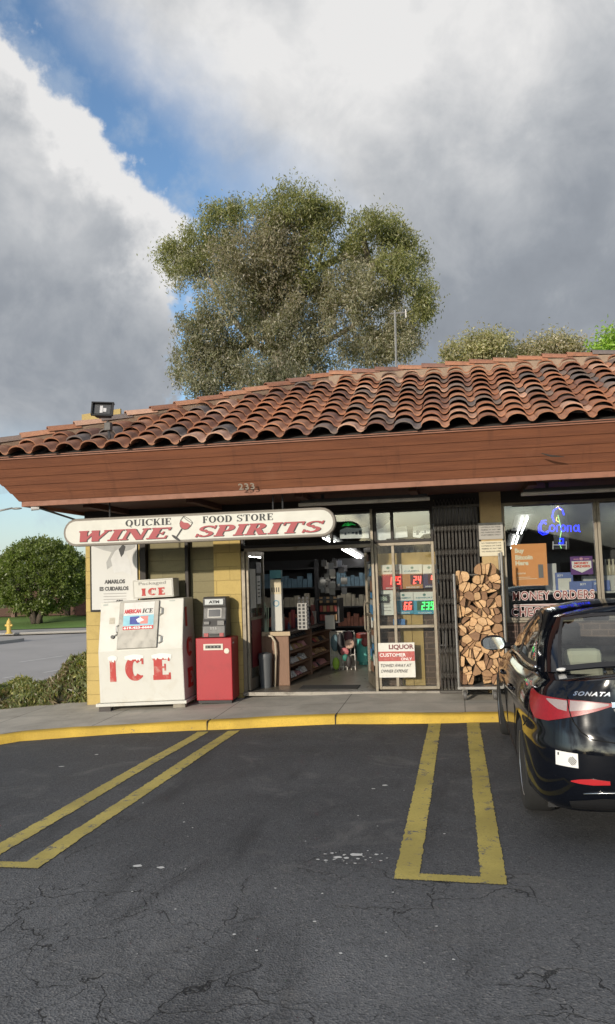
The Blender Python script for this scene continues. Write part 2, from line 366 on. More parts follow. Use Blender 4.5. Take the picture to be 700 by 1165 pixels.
tag(mb.build('parking_lot',ASPH,smooth=True),kind='structure')
# earth reaching the horizon, below everything
mb=MB(); mb.quad((-1500,-1500,-.95),(1500,-1500,-.95),(1500,1500,-.95),(-1500,1500,-.95))
tag(mb.build('ground',mat('earth',(.12,.10,.07),.95,var=.3,vscale=.05)),kind='structure')
# kerb
def yellow_paint(name,wear,base):
    m,g,b,v=fresh(name)
    n=g.noise(v,9,7,.68,.6); n2=g.noise(v,60,4,.7); n3=g.noise(v,1.3,4,.6)
    c=g.mix(g.sstep(n3,.35,.65),base,tuple(x*.72 for x in base)); c=g.mix(g.m('MULTIPLY',g.sstep(n2,.45,.7),.45),c,tuple(x*.55 for x in base))
    w=g.sstep(g.m('ADD',n,g.m('MULTIPLY',g.m('SUBTRACT',n2,.5),.5)),wear,wear+.07)
    c=g.mix(w,c,(.13,.125,.12)); g.l.new(c,b.inputs['Base Color']); b.inputs['Roughness'].default_value=.75
    bp=g.node('ShaderNodeBump'); bp.inputs['Strength'].default_value=.5; bp.inputs['Distance'].default_value=.004; g.l.new(n2,bp.inputs['Height']); g.l.new(bp.outputs[0],b.inputs['Normal'])
    return m
YKERB=yellow_paint('kerb_paint',.66,(.64,.42,.055)); YLINE=yellow_paint('line_paint',.575,(.54,.43,.11))
pts=[];X=-14.0
while X<14: pts.append((X,kY(X))); X+=.16
prof=[(0,-.25),(.0,0),(.012,.075),(.030,.094),(.055,.100),(.15,.101),(.152,.09)]
mb=MB();vs=[];n=len(prof)
for X,Y in pts:
    jog=.006*math.sin(X*7.3)+.004*math.sin(X*17)
    for d,h in prof: vs.append((X,Y+d+jog,zs(X)-.13+h+.003*math.sin(X*5)))
fs=[(i*n+k,(i+1)*n+k,(i+1)*n+k+1,i*n+k+1) for i in range(len(pts)-1) for k in range(n-1)]
mb.add(vs,fs); tag(mb.build('kerb',YKERB,smooth=True,auto=50),kind='structure')
mb=MB()
for X in (-3.05,-1.5,.95,4.2,-6.3): mb.box(X-.006,kY(X)-.001,zs(X)-.14,X+.006,kY(X)+.152,zs(X)-.0255)
tag(mb.build('kerb_joint',mat('crack',(.04,.035,.03),.9)),kind='structure')
# pavement in front of the shop
def concrete(name,base,joint=1.52):
    m,g,b,v=fresh(name)
    n=g.noise(v,1.6,6,.62,.5); n2=g.noise(v,70,4,.75); n3=g.noise(v,5,6,.7,.7)
    c=g.mix(g.sstep(n,.3,.7),base,tuple(x*.72 for x in base)); c=g.mix(g.m('MULTIPLY',g.sstep(n2,.52,.7),.5),c,tuple(x*.45 for x in base)); c=g.mix(g.m('MULTIPLY',g.sstep(n3,.56,.72),.5),c,tuple(x*.5 for x in base))
    if joint:
        sp=g.node('ShaderNodeSeparateXYZ'); g.l.new(v,sp.inputs[0])
        f=g.m('ABSOLUTE',g.m('SUBTRACT',g.m('FRACT',g.m('DIVIDE',g.m('ADD',sp.outputs[0],100.3),joint)),.5)); c=g.mix(g.m('MULTIPLY',g.sstep(f,.494,.498),.7),c,(.03,.028,.025))
        f=g.m('ABSOLUTE',g.m('SUBTRACT',sp.outputs[1],10.55)); c=g.mix(g.m('MULTIPLY',g.sstep(f,.009,.004),.5),c,(.03,.028,.025))
    g.l.new(c,b.inputs['Base Color']); b.inputs['Roughness'].default_value=.85
    bp=g.node('ShaderNodeBump'); bp.inputs['Strength'].default_value=.5; bp.inputs['Distance'].default_value=.004; g.l.new(n2,bp.inputs['Height']); g.l.new(bp.outputs[0],b.inputs['Normal'])
    return m
CONC=concrete('pavement_concrete',(.50,.46,.39))
mb=MB();xs=[-14+.2*i for i in range(141)]; vs=[]
for X in xs:
    y0=kY(X)+.15; y1=11.62
    for k in range(5): vs.append((X,y0+(y1-y0)*k/4,zs(X)-.03*(1-k/4)))
mb.add(vs,[(i*5+k,(i+1)*5+k,(i+1)*5+k+1,i*5+k+1) for i in range(len(xs)-1) for k in range(4)])
tag(mb.build('pavement',CONC,smooth=True),kind='structure')
# painted bay markings, two open boxes
def strip(mb,p,q,w,seed,lift=.004,n=170,rag=.006):
    p=Vector(p);q=Vector(q);d=(q-p).normalized();s=Vector((-d.y,d.x)); rnd=random.Random(seed); vs=[]
    for i in range(n+1):
        c=p+(q-p)*i/n
        for sgn in (-.5,0,.5):
            e=c+s*(w*sgn+(rnd.uniform(-rag,rag) if sgn else 0)); vs.append((e.x,e.y,zg(e.x,e.y)+lift))
    mb.add(vs,[(i*3+k,i*3+k+1,i*3+k+4,i*3+k+3) for i in range(n) for k in (0,1)])
for i,(x0t,x1t,x0b,x1b,yt,yb) in enumerate([(-.335,.10,-.365,.125,9.73,4.92),(-3.06,-2.68,-3.10,-2.70,9.5,4.90)]):
    mb=MB(); strip(mb,(x0t,yt),(x0b,yb+.0),.142,3+i); strip(mb,(x1t,yt),(x1b,yb),.142,5+i); strip(mb,(x0b-.07,yb-.05),(x1b+.07,yb-.05),.10,9+i,lift=.0055)
    tag(mb.build('bay_marking',YLINE,fix=False),kind='structure')
# ================================================================ STREET to the left
mb=MB(); mb.add([(-90,18.5,-.70),(-4,18.5,-.70),(-4,37.3,-.70),(-14,38.9,-.70),(-22.3,37.1,-.70),(-90,20.5,-.70)],[(0,1,2,3,4,5)])
STR=mat('street_asphalt',(.40,.375,.355),.85,var=.25,vscale=.35,bump=.2,bscale=60); tag(mb.build('street',STR),kind='structure')
mb=MB(); mb.add([(-40,8.6,-.12),(-14,8.5,-.13),(-5.42,11.5,-.11),(-5.42,14,-.30),(-5.42,19,-.69),(-40,19,-.69)],[(0,1,2,3,4,5)])
tag(mb.build('planting_bed',mat('soil',(.10,.075,.05),.95,var=.4,vscale=3,bump=.5,bscale=20)),kind='structure')
WP=mat('road_white',(.62,.60,.56),.8,var=.2,vscale=6)
mb=MB()
def lineseg(p,q,w,z):
    p=Vector(p);q=Vector(q);d=(q-p).normalized();s=Vector((-d.y,d.x))*w/2; mb.quad((*(p-s),z),(*(p+s),z),(*(q+s),z),(*(q-s),z))
lineseg((-13.95,24.4),(-13.42,26.3),.13,-.695); lineseg((-12.05,20.2),(-11.95,20.6),.12,-.695); lineseg((-11.52,21.4),(-11.3,22.2),.12,-.695); lineseg((-12.9,30.2),(-12.3,32.4),.12,-.695)
tag(mb.build('lane_marking',WP),kind='structure')
# far kerb, footway and the traffic island with the red kerb
mb=MB(); mb.add([(-60,24.3,-.56),(-22.3,37.1,-.56),(-14,38.9,-.56),(-4,37.5,-.56),(-4,40,-.55),(-14,41.2,-.55),(-23,39.6,-.55),(-60,27,-.55)],[tuple(range(8))])
mb.tube([(-60,24.3,-.60),(-22.3,37.1,-.60),(-14,38.9,-.60),(-4,37.5,-.60)],.06,6)
tag(mb.build('footway',mat('far_concrete',(.36,.34,.31),.9,var=.15,vscale=1)),kind='structure')
mb=MB(); mb.prism([(-24,27),(-20.6,27),(-18.95,33.0),(-19.0,33.6),(-19.4,33.9),(-24,33.4)],(0,0,-.71),(1,0,0),(0,1,0),(0,0,.14))
tag(mb.build('traffic_island',mat('far_concrete',(.36,.34,.31))),kind='structure')
mb=MB(); mb.tube([(-20.58,27,-.63),(-19.3,31.7,-.63)],.09,6); tag(mb.build('red_kerb',mat('red_kerb_paint',(.33,.05,.04),.8,var=.3)),kind='structure')
mb=MB(); vs=[(-70,27.2,-.53),(-23,39.7,-.53),(-14,41.3,-.53),(0,40,-.53),(0,70,.0),(-70,70,.0)]; mb.add(vs,[tuple(range(6))])
tag(mb.build('lawn',mat('lawn_green',(.13,.23,.035),.95,var=.35,vscale=1.2,bump=.6,bscale=30)),kind='structure')
# ================================================================ THE SHOP
WY=11.32; Z0=.13; ZS=2.815
def block_mat(name,base,bw=.40,bh=.20,mortar=.006,mk=.7,var=.12):
    m,g,b,v=fresh(name)
    mp=g.node('ShaderNodeMapping'); g.l.new(v,mp.inputs[0]); mp.inputs['Rotation'].default_value=(R(90),0,0)
    sp=g.node('ShaderNodeSeparateXYZ'); g.l.new(v,sp.inputs[0]); cx=g.node('ShaderNodeCombineXYZ'); g.l.new(g.m('ADD',sp.outputs[0],sp.outputs[1]),cx.inputs[0]); g.l.new(sp.outputs[2],cx.inputs[1])
    bt=g.node('ShaderNodeTexBrick'); g.l.new(cx.outputs[0],bt.inputs['Vector']); bt.inputs['Scale'].default_value=1; bt.inputs['Brick Width'].default_value=bw; bt.inputs['Row Height'].default_value=bh; bt.inputs['Mortar Size'].default_value=mortar; bt.inputs['Mortar Smooth'].default_value=.3
    bt.inputs['Color1'].default_value=c4(base); bt.inputs['Color2'].default_value=c4(tuple(x*(1-var) for x in base)); bt.inputs['Mortar'].default_value=c4(tuple(x*mk for x in base))
    n=g.noise(v,3,7,.65,.5); c=g.mix(g.m('MULTIPLY',g.sstep(n,.5,.75),.35),bt.outputs[0],tuple(x*.45 for x in base))
    n2=g.noise(v,45,5,.7); k=g.m('MULTIPLY_ADD',n2,.3,.85); cb=g.node('ShaderNodeCombineColor'); [g.l.new(k,cb.inputs[i]) for i in range(3)]
    c=g.mix(1,c,cb.outputs[0],'MULTIPLY'); g.l.new(c,b.inputs['Base Color']); b.inputs['Roughness'].default_value=.82
    bp=g.node('ShaderNodeBump'); bp.inputs['Strength'].default_value=.6; bp.inputs['Distance'].default_value=.008; g.l.new(g.m('SUBTRACT',g.m('MULTIPLY',n2,.35),bt.outputs[1]),bp.inputs['Height']); g.l.new(bp.outputs[0],b.inputs['Normal'])
    return m
YWALL=block_mat('yellow_block',(.50,.37,.13)); KHAKI=block_mat('khaki_block',(.24,.21,.115),.9,.16,.004,.75)
BRICK=block_mat('brown_brick',(.13,.085,.065),.21,.08,.010,1.5,.3)
BRONZE=mat('dark_bronze',(.020,.016,.014),.55,.3,dirt=.3); ALU=mat('tarnished_aluminium',(.23,.20,.155),.5,.55,dirt=.55,dcol=(.12,.09,.06),bump=.15)
SOFF=mat('soffit_brown',(.075,.028,.018),.8,var=.25,vscale=2,bump=.2); GLASS=glassmat('window_glass',(.86,.88,.87),.05)
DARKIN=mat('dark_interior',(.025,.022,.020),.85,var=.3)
shop=thing('shop_building',(-1,WY,Z0),'single-storey shop with clay tile mansard roof, brown fascia and yellow block walls','building')
mb=MB()
mb.box(-5.41,WY,-.3,-4.56,WY+.2,2.9).box(-5.41,WY+.2,-.6,-5.21,19.5,2.9).box(-3.44,WY,-.1,-3.04,WY+.2,2.9).box(-5.41,19.3,-.6,8,19.5,2.9)
mb.box(4.36,WY,-.1,8,WY+.2,2.9).box(7.8,WY+.2,-.1,8,19.3,2.9)
mb.build('wall',YWALL,shop,bevel=.004)
mb=MB(); mb.box(.34,WY-.03,-.05,.625,WY+.2,2.9); mb.build('pillar',mat('tan_block',(.44,.31,.15),.85,var=.2,dirt=.3,bump=.3),shop,bevel=.006)
mb=MB(); mb.box(-4.56,WY+.10,-.2,-3.44,WY+.2,2.9); mb.build('infill_panel',KHAKI,shop)
for x0,x1 in ((-4.56,-4.47),(-3.87,-3.82)):
    MB().box(x0,WY-.01,-.1,x1,WY+.12,2.8).build('mullion',BRONZE,shop,bevel=.003)
mb=MB(); mb.box(-5.415,WY-.012,2.66,8.01,WY+.19,2.835); mb.build('header_beam',BRONZE,shop)
# soffit and its joists
mb=MB(); mb.box(-5.5,9.75,ZS,8,WY+.1,ZS+.03).box(-5.5,WY+.1,ZS,-5.2,19.6,ZS+.03); mb.build('soffit',SOFF,shop)
for i in range(9):
    X=-4.75+i*1.42
    MB().box(X-.05,9.98,ZS-.07,X+.05,WY-.02,ZS-.001).build('joist',SOFF,shop,bevel=.004)
# slanted fascia of lapped boards
def fasc(h,out=0.0):
    t=h/.54; return 9.74-.42*t-out*.8, ZS-.005+.54*t-out*.55, -5.507-.42*t-out*.8
FASC,g_,b_,v_=fresh('fascia_brown')
def _f():
    g,b,v=g_,b_,v_
    mp=g.node('ShaderNodeMapping'); g.l.new(v,mp.inputs[0]); mp.inputs['Scale'].default_value=(.6,1,9)
    n=g.noise(mp.outputs[0],2.2,7,.65,.3); c=g.mix(g.sstep(n,.3,.7),(.230,.086,.042),(.165,.062,.033))
    n2=g.noise(v,1.1,6,.7,.8); c=g.mix(g.m('MULTIPLY',g.sstep(n2,.55,.8),.5),c,(.26,.13,.08))
    n3=g.noise(mp.outputs[0],7,8,.75,1.2); c=g.mix(g.sstep(n3,.735,.755),c,(.50,.44,.38))
    mp2=g.node('ShaderNodeMapping'); g.l.new(v,mp2.inputs[0]); mp2.inputs['Scale'].default_value=(6,1,.5)
    n4=g.noise(mp2.outputs[0],1.6,4,.6); c=g.mix(g.m('MULTIPLY',g.sstep(n4,.56,.74),.35),c,(.09,.035,.022))
    g.l.new(c,b.inputs['Base Color']); b.inputs['Roughness'].default_value=.6
    bp=g.node('ShaderNodeBump'); bp.inputs['Strength'].default_value=.35; bp.inputs['Distance'].default_value=.01; g.l.new(n,bp.inputs['Height']); g.l.new(bp.outputs[0],b.inputs['Normal'])
_f()
fas=MB()
for i in range(5):
    h0=.038+i*.0965; h1=h0+.0955
    for a,o0,b,o1 in ((h0,.016,h1,.006),(h0,-.02,h0,.016)):
        ya,za,xa=fasc(a,o0); yb,zb,xb=fasc(b,o1)
        fas.quad((xa,ya,za),(8,ya,za),(8,yb,zb),(xb,yb,zb)); fas.quad((xa,19.6,za),(xa,ya,za),(xb,yb,zb),(xb,19.6,zb))
FA=fas.build('fascia',FASC,shop,fix=False)
mb=MB()
y,z,x=fasc(0,.02); mb.box(x-.0,y-.012,ZS-.045,8,y+.045,ZS+.045).box(x,y+.045,ZS-.045,x+.05,19.6,ZS+.045)
y,z,x=fasc(.53,.0); mb.box(x-.02,y-.02,z-.01,8,y+.05,z+.03).box(x-.02,y+.05,z-.01,x+.05,19.6,z+.03)
mb.build('fascia_trim',mat('trim_brown',(.25,.10,.055),.6,var=.2,vscale=4,dirt=.3),shop,bevel=.004)
mb=MB()  # split in a board
mb.tube([at(616,516,Y=9.43)+Vector((0,-.02,0)),at(627,519,Y=9.43)+Vector((0,-.02,0)),at(642,520,Y=9.43)+Vector((0,-.02,0))],[.004,.012,.003],5); mb.build('board_split',mat('crack',(.04,.035,.03)),FA)
# ---- clay tiles
TM,g_,b_,v_=fresh('clay_tile')
a_=g_.node('ShaderNodeVertexColor',layer_name='tone'); n_=g_.noise(v_,24,6,.7,.4); k_=g_.m('MULTIPLY_ADD',n_,.8,.62); cb_=g_.node('ShaderNodeCombineColor'); [g_.l.new(k_,cb_.inputs[i]) for i in range(3)]
c_=g_.mix(1,a_.outputs[0],cb_.outputs[0],'MULTIPLY'); n2_=g_.noise(v_,4.5,7,.7,.6); c_=g_.mix(g_.m('MULTIPLY',g_.sstep(n2_,.52,.72),.55),c_,(.05,.04,.04)); n3_=g_.noise(v_,13,6,.7); c_=g_.mix(g_.m('MULTIPLY',g_.sstep(n3_,.62,.75),.35),c_,(.33,.27,.21))
g_.l.new(c_,b_.inputs['Base Color']); b_.inputs['Roughness'].default_value=.8
bp_=g_.node('ShaderNodeBump'); bp_.inputs['Strength'].default_value=.45; bp_.inputs['Distance'].default_value=.006; g_.l.new(n_,bp_.inputs['Height']); g_.l.new(bp_.outputs[0],b_.inputs['Normal'])
PAL=[((.34,.150,.083),6),((.40,.195,.115),5),((.28,.125,.075),4),((.22,.110,.078),2.2),((.155,.125,.115),1.6),((.20,.145,.12),1.6),((.50,.30,.21),1.6)]
def tcol():
    c=random.choices([p[0] for p in PAL],[p[1] for p in PAL])[0]; k=random.uniform(.85,1.15); return tuple(x*k for x in c)
CW=.318; EXP=.288; TL=.35
PROF=[]
for i in range(19):
    u=i/18
    PROF.append((u, .060*max(0,math.sin(PI*u/.70))**.50 if u<=.70 else -.026*max(0,math.sin(PI*(u-.70)/.30))**.8))
def tile_field(mb,O,A,Uv,Nn,ncol,nrow,keep):
    th=.019
    for c in range(ncol):
        for r in range(nrow):
            ctr=O+A*((c+.5)*CW)+Uv*((r+.5)*EXP)
            if not keep(ctr): continue
            mb.ccol=tcol(); vs=[]; jt=random.uniform(-.007,.007); ju=random.uniform(-.022,.022); jl=random.uniform(-.004,.006); sk=random.uniform(-.006,.006)
            for e,(d,lift) in enumerate(((0,.044+jl),(TL,-.006))):
                for k,(u,h) in enumerate(PROF):
                    hh=h*(1.12 if e==0 else .84)
                    p=O+A*((c+u)*CW+jt+sk*e)+Uv*(r*EXP+d+ju); vs.append(p+Nn*(hh+lift)); vs.append(p+Nn*(hh+lift-th))
            n=len(PROF); fs=[]
            for k in range(n-1):
                a=2*k;b=2*k+2;A2=2*n
                fs+=[(a,b,b+A2,a+A2),(a+1,a+1+A2,b+1+A2,b+1),(a,a+1,b+1,b)]
            mb.add(vs,fs)
YE,ZE=9.24,3.385; SL=R(25.2); HIPX,HIPY=-1.75,11.98; XC=-6.03
def roofz(Y): return ZE+math.tan(SL)*(Y-YE)
N1=Vector((0,-math.sin(SL),math.cos(SL))); U1=Vector((0,math.cos(SL),math.sin(SL)))
hipx=lambda Y: XC+(HIPX-XC)*(Y-YE)/(HIPY-YE)
roof=MB()
tile_field(roof,Vector((XC-.02,YE,ZE)),Vector((1,0,0)),U1,N1,45,11,lambda p:p.x>hipx(p.y)+.02 and p.y<HIPY+.05)
ZR=roofz(HIPY); sA=math.atan2(ZR-ZE,HIPX-XC); U2=Vector((math.cos(sA),0,math.sin(sA))); N2=Vector((-math.sin(sA),0,math.cos(sA)))
def side_keep(p): return p.x<HIPX and (p.y>YE+(HIPY-YE)*(p.x-XC)/(HIPX-XC)+.05)
tile_field(roof,Vector((XC,19.7,ZE)),Vector((0,-1,0)),U2,N2,33,16,side_keep)
rb=MB(); rb.add([(XC+.02,YE+.05,ZE-.035),(8.2,YE+.05,ZE-.035),(8.2,HIPY,ZR-.05),(HIPX,HIPY,ZR-.05),(XC+.02,19.7,ZE-.035),(HIPX,19.7,ZR-.05),(8.2,19.7,ZR-.35),(8.2,13.2,ZR-.35),(HIPX+1,13.2,ZR-.35),(HIPX+1,19.7,ZR-.35)],
  [(0,1,2,3),(0,3,5,4),(3,2,7,8),(3,8,9,5),(8,7,6,9)])
RO=rb.build('roof',mat('roof_felt',(.04,.035,.033),.9,var=.2),shop)
roof.build('roof_tiles',TM,RO,smooth=True,auto=45,fix=False)
# hip and ridge caps on mortar
caps=MB(); mort=MB()
def cap_run(a,b):
    a=Vector(a);b=Vector(b);L=(b-a).length; d=(b-a)/L; n=int(L/.34); sd=d.cross(Vector((0,0,1))).normalized(); up=sd.cross(d)
    for i in range(n):
        caps.ccol=tcol(); vs=[]; p0=a+d*(i*L/n); p1=p0+d*.42; jl=random.uniform(-.006,.008)
        for e,(p,r,l) in enumerate(((p0,.115,.05+jl),(p1,.10,.02))):
            for k in range(9):
                t=PI*k/8
                for rr in (r,r-.015): vs.append(p+sd*(rr*math.cos(t))+up*(rr*.75*math.sin(t)+l))
        fs=[]
        for k in range(8):
            q=2*k; fs+=[(q,q+2,q+20,q+18),(q+1,q+19,q+21,q+3),(q,q+1,q+3,q+2),(q+18,q+20,q+21,q+19)]
        caps.add(vs,fs)
    mort.tube([a+up*.02,b+up*.02],.085,8)
cap_run((XC,YE+.02,ZE+.04),(HIPX,HIPY,ZR+.03)); cap_run((HIPX,HIPY,ZR+.03),(8.2,HIPY,ZR+.03))
mort.box(HIPX,HIPY-.14,ZR-.10,8.2,HIPY-.05,ZR+.04)
caps.build('ridge_cap',TM,RO,smooth=True,auto=45); mort.build('mortar',mat('mortar',(.30,.22,.16),.95,var=.3,vscale=8,bump=.6,bscale=25),RO)
# ---- storefront glazing (frames, panes)
def frame_rect(mb,x0,z0,x1,z1,y,w=.045,d=.09):
    mb.box(x0,y,z0,x0+w,y+d,z1).box(x1-w,y,z0,x1,y+d,z1).box(x0+w,y+.003,z0,x1-w,y+d-.003,z0+w).box(x0+w,y+.003,z1-w,x1-w,y+d-.003,z1)
def window(name,x0,z0,x1,z1,mullions=(),rails=(),y=WY+.03,m=ALU,w=.04):
    mb=MB(); frame_rect(mb,x0,z0,x1,z1,y,w)
    for a in mullions: mb.box(a-w/2,y-.004,z0+w,a+w/2,y+.085,z1-w)
    for a in rails: mb.box(x0+w,y+.006,a-w/2,x1-w,y+.08,a+w/2)
    f=mb.build(name,m,shop,bevel=.003)
    MB().box(x0+w,y+.035,z0+w,x1-w,y+.041,z1-w).build('pane',GLASS,f); return f
ZT=2.18
window('door_side_window',-1.125,.17,-.30,ZT,mullions=(-.865,),rails=(1.02,))
window('transom_window',-1.125,ZT+.002,-.30,2.66,mullions=(-.865,),m=BRONZE)
window('transom_window',-3.04,ZT+.002,-1.127,2.66,mullions=(-1.72,),m=BRONZE)
for x0,x1 in ((.627,1.86),(1.865,3.1),(3.105,4.36)):
    window('shop_window',x0,1.07,x1,2.66)
MB().box(.627,WY+.02,-.1,4.36,WY+.2,1.045).build('bulkhead',BRICK,shop)
MB().box(.627,WY-.02,1.046,4.36,WY+.2,1.069).build('window_sill',ALU,shop,bevel=.004)
mb=MB(); mb.box(-3.04,WY+.02,.12,-2.985,WY+.14,ZT).box(-1.165,WY-.01,.12,-1.127,WY+.14,2.66).box(-3.04,WY+.02,ZT-.05,-1.127,WY+.14,ZT)
mb.build('door_frame',ALU,shop,bevel=.003)
MB().box(-3.04,WY-.03,.10,-.30,WY+.2,.153).build('threshold',mat('worn_metal',(.25,.23,.2),.45,.5,dirt=.6),shop,bevel=.004)
# ---- inside the shop
FLOOR=mat('vinyl_floor',(.17,.15,.115),.28,var=.25,vscale=1.5,dirt=.35,dcol=(.07,.055,.04))
MB().box(-5.2,WY+.2,.05,7.8,19.3,.15).build('floor',FLOOR,shop)
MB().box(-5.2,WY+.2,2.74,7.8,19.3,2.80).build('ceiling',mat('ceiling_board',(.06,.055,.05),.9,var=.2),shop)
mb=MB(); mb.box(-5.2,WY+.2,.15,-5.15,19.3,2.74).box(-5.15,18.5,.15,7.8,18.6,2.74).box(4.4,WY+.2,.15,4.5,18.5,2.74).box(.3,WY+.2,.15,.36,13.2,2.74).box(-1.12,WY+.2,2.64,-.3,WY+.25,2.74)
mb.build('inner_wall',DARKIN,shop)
mb=MB(); mb.box(-1.10,WY+.30,.15,-.29,WY+.42,1.83); mb.build('brick_partition',BRICK,shop)
mb=MB(); mb.box(-1.12,WY+.285,1.80,-.29,WY+.43,2.04); BO=mat('yellow_board',(.50,.34,.13),.8,var=.2,vscale=4,dirt=.2)
mb.box(-.82,WY+.26,.16,-.66,WY+.297,1.30).box(-.655,WY+.262,.16,-.50,WY+.297,1.27); mb.build('board_panel',BO,shop,bevel=.003)
TUBE=mat('lit_tube',(1,.97,.92),.5,emit=16)
WHITE=mat('white_plastic',(.62,.61,.585),.5,var=.08,vscale=5,dirt=.12); DGREY=mat('dark_grey_metal',(.045,.045,.048),.55,.3,dirt=.3); BLACK=mat('black_plastic',(.012,.012,.013),.45)
PAPER=mat('paper',(.66,.64,.58),.8,var=.1,vscale=8,dirt=.12); RED=mat('red_paint',(.42,.018,.025),.5,var=.12,vscale=3,dirt=.25,dcol=(.10,.02,.02))
REDT=mat('red_lettering',(.50,.02,.03),.6); INK=mat('black_lettering',(.02,.02,.022),.6); WTXT=mat('white_lettering',(.78,.77,.74),.6)
def tubes(p,q,label,group='strip lights inside the shop'):
    p=Vector(p);q=Vector(q); t=thing('ceiling_light',tuple((p+q)/2),label,'light',group); d=(q-p).normalized(); s=d.cross(Vector((0,0,1))).normalized()*.09
    for k in (-1,1): MB().cyl(p+s*k*.40,q+s*k*.40,.009,8).build('tube',TUBE,t)
    M=MB(); a=p+Vector((0,0,.05)); b=q+Vector((0,0,.05)); M.add([a-s*1.6,a+s*1.6,b+s*1.6,b-s*1.6,a-s*1.6+Vector((0,0,.05)),a+s*1.6+Vector((0,0,.05)),b+s*1.6+Vector((0,0,.05)),b-s*1.6+Vector((0,0,.05))],[(0,1,2,3),(4,5,6,7),(0,1,5,4),(1,2,6,5),(2,3,7,6),(3,0,4,7)]).build('housing',DGREY,t)
    hg=MB()
    for e in (.15,.85): c=a.lerp(b,e); hg.tube([c,(c.x,c.y,2.74)],.006,4)
    hg.build('cord',DGREY,t)
tubes(at(370,612,Y=13.2),at(384,619.5,Y=16.4),'lit hanging strip light nearest the long cream shop sign')
tubes(at(392,625,Y=13.6),at(412,636.5,Y=17.6),'lit hanging strip light seen further back over the doorway')
tubes(at(598,589,Y=12.4),at(591,607,Y=15.6),'near lit strip light seen through the upper right window')
tubes(at(588,610,Y=16.2),at(583.5,624,Y=18.2),'far lit strip light seen through the right window above the orange poster')
# door leaves
def leaf(h,e,label,side):
    h=Vector((*h,.165)); e=Vector((*e,.165)); u=(e-h); L=u.length; u/=L; n=u.cross(Vector((0,0,1))); Hh=1.98
    t=thing('glass_door',tuple(h),label,'door','glass doors standing open')
    def bx(mb,a0,a1,z0,z1,d=.02): mb.prism([(a0,z0),(a1,z0),(a1,z1),(a0,z1)],h-n*d,u,(0,0,1),n*2*d)
    mb=MB(); bx(mb,0,.05,0,Hh); bx(mb,L-.05,L,0,Hh); bx(mb,.05,L-.05,0,.16,.018); bx(mb,.05,L-.05,Hh-.07,Hh,.018); bx(mb,.05,L-.05,.98,1.02,.018); mb.build('door_frame',ALU,t,bevel=.002)
    mb=MB(); bx(mb,.05,L-.05,.16,Hh-.07,.004); mb.build('pane',GLASS,t)
    hd=h+u*(L-.08)+n*(.05*side); MB().tube([hd+Vector((0,0,.75))-n*.03*side,hd+Vector((0,0,.78)),hd+Vector((0,0,1.15)),hd+Vector((0,0,1.18))-n*.03*side],.012,6).build('handle',ALU,t)
    return t,h,u,n,L,bx
t,h,u,n,L,bx=leaf((-2.965,WY+.06),(-2.93,WY+.90),'left glass shop door standing open beside the red cash machine',1)
for z0,z1,a0,a1,m in ((1.15,1.72,.12,.40,PAPER),(1.20,1.62,.46,.66,WHITE),(1.66,1.82,.45,.72,DGREY),(.30,.98,.15,.62,mat('dark_red_print',(.16,.012,.018),.6,var=.2))):
    mb=MB(); mb.prism([(a0,z0),(a1,z0),(a1,z1),(a0,z1)],h+n*.006,u,(0,0,1),n*.003); mb.prism([(a0,z0),(a1,z0),(a1,z1),(a0,z1)],h-n*.009,u,(0,0,1),n*.003); mb.build('sticker',m,t)
mb=MB()
for k in range(5): mb.prism([(.5,1.30+k*.055),(.62,1.30+k*.055),(.62,1.315+k*.055),(.5,1.315+k*.055)],h+n*.0095,u,(0,0,1),n*.001)
mb.build('sticker_print',INK,t)
t,h,u,n,L,bx=leaf((-1.15,WY+.07),(-1.345,WY+.90),'right glass shop door standing open, covered in worn stickers',-1)
rs=random.Random(5)
STK=[PAPER,mat('sticker_blue',(.05,.17,.32),.6),mat('sticker_dark',(.06,.05,.05),.6),mat('sticker_grey',(.3,.31,.3),.6),mat('sticker_brown',(.20,.11,.07),.6)]
for k in range(16):
    a0=rs.uniform(.06,.5); z0=.2+k*.105; w=rs.uniform(.12,.3); hh=rs.uniform(.06,.16); mb=MB()
    for sg in (-1,1): mb.prism([(a0,z0),(min(L-.06,a0+w),z0),(min(L-.06,a0+w),z0+hh),(a0,z0+hh)],h+n*sg*(.006+.0006*(k%3)),u,(0,0,1),n*sg*.002)
    mb.build('sticker',rs.choice(STK),t)
# counter
WOOD=mat('counter_wood',(.20,.105,.060),.55,var=.2,vscale=6,stretch=(6,1,.7),dirt=.2)
DW=mat('dark_counter_top',(.035,.028,.024),.35)
ct=thing('counter',(-2.65,12.0,.15),'brown wooden shop counter with snack shelves just inside the door','counter')
CX=-2.51
def cpt(a,off=0): # along the counter's aisle side
    return Vector((CX+.088*a+off,11.98+a,0))
mb=MB(); mb.box(-2.86,11.98,.15,CX,12.02,.90); mb.build('end_panel',WOOD,ct,bevel=.004)
mb=MB(); v=[(-2.90,11.95,.90),(CX+.03,11.95,.90),(*cpt(2.7,.03)[:2],.90),(-2.70,14.7,.90)]; mb.add(v+[(a,b,c+.04) for a,b,c in v],[(0,1,2,3),(4,5,6,7),(0,1,5,4),(1,2,6,5),(2,3,7,6),(3,0,4,7)]); mb.build('counter_top',DW,ct,bevel=.004)
mb=MB(); v=[(-2.905,11.945,.89),(CX+.035,11.945,.89),(CX+.035,11.955,.89),(-2.905,11.955,.89)]; mb.box(-2.905,11.93,.885,CX+.035,11.949,.945); mb.build('edge_strip',mat('pale_wood',(.42,.32,.2),.6),ct)
mb=MB()
for a in (0.02,1.28,2.62): p=cpt(a); mb.box(p.x-.42,p.y,.15,p.x,p.y+.05,.90)
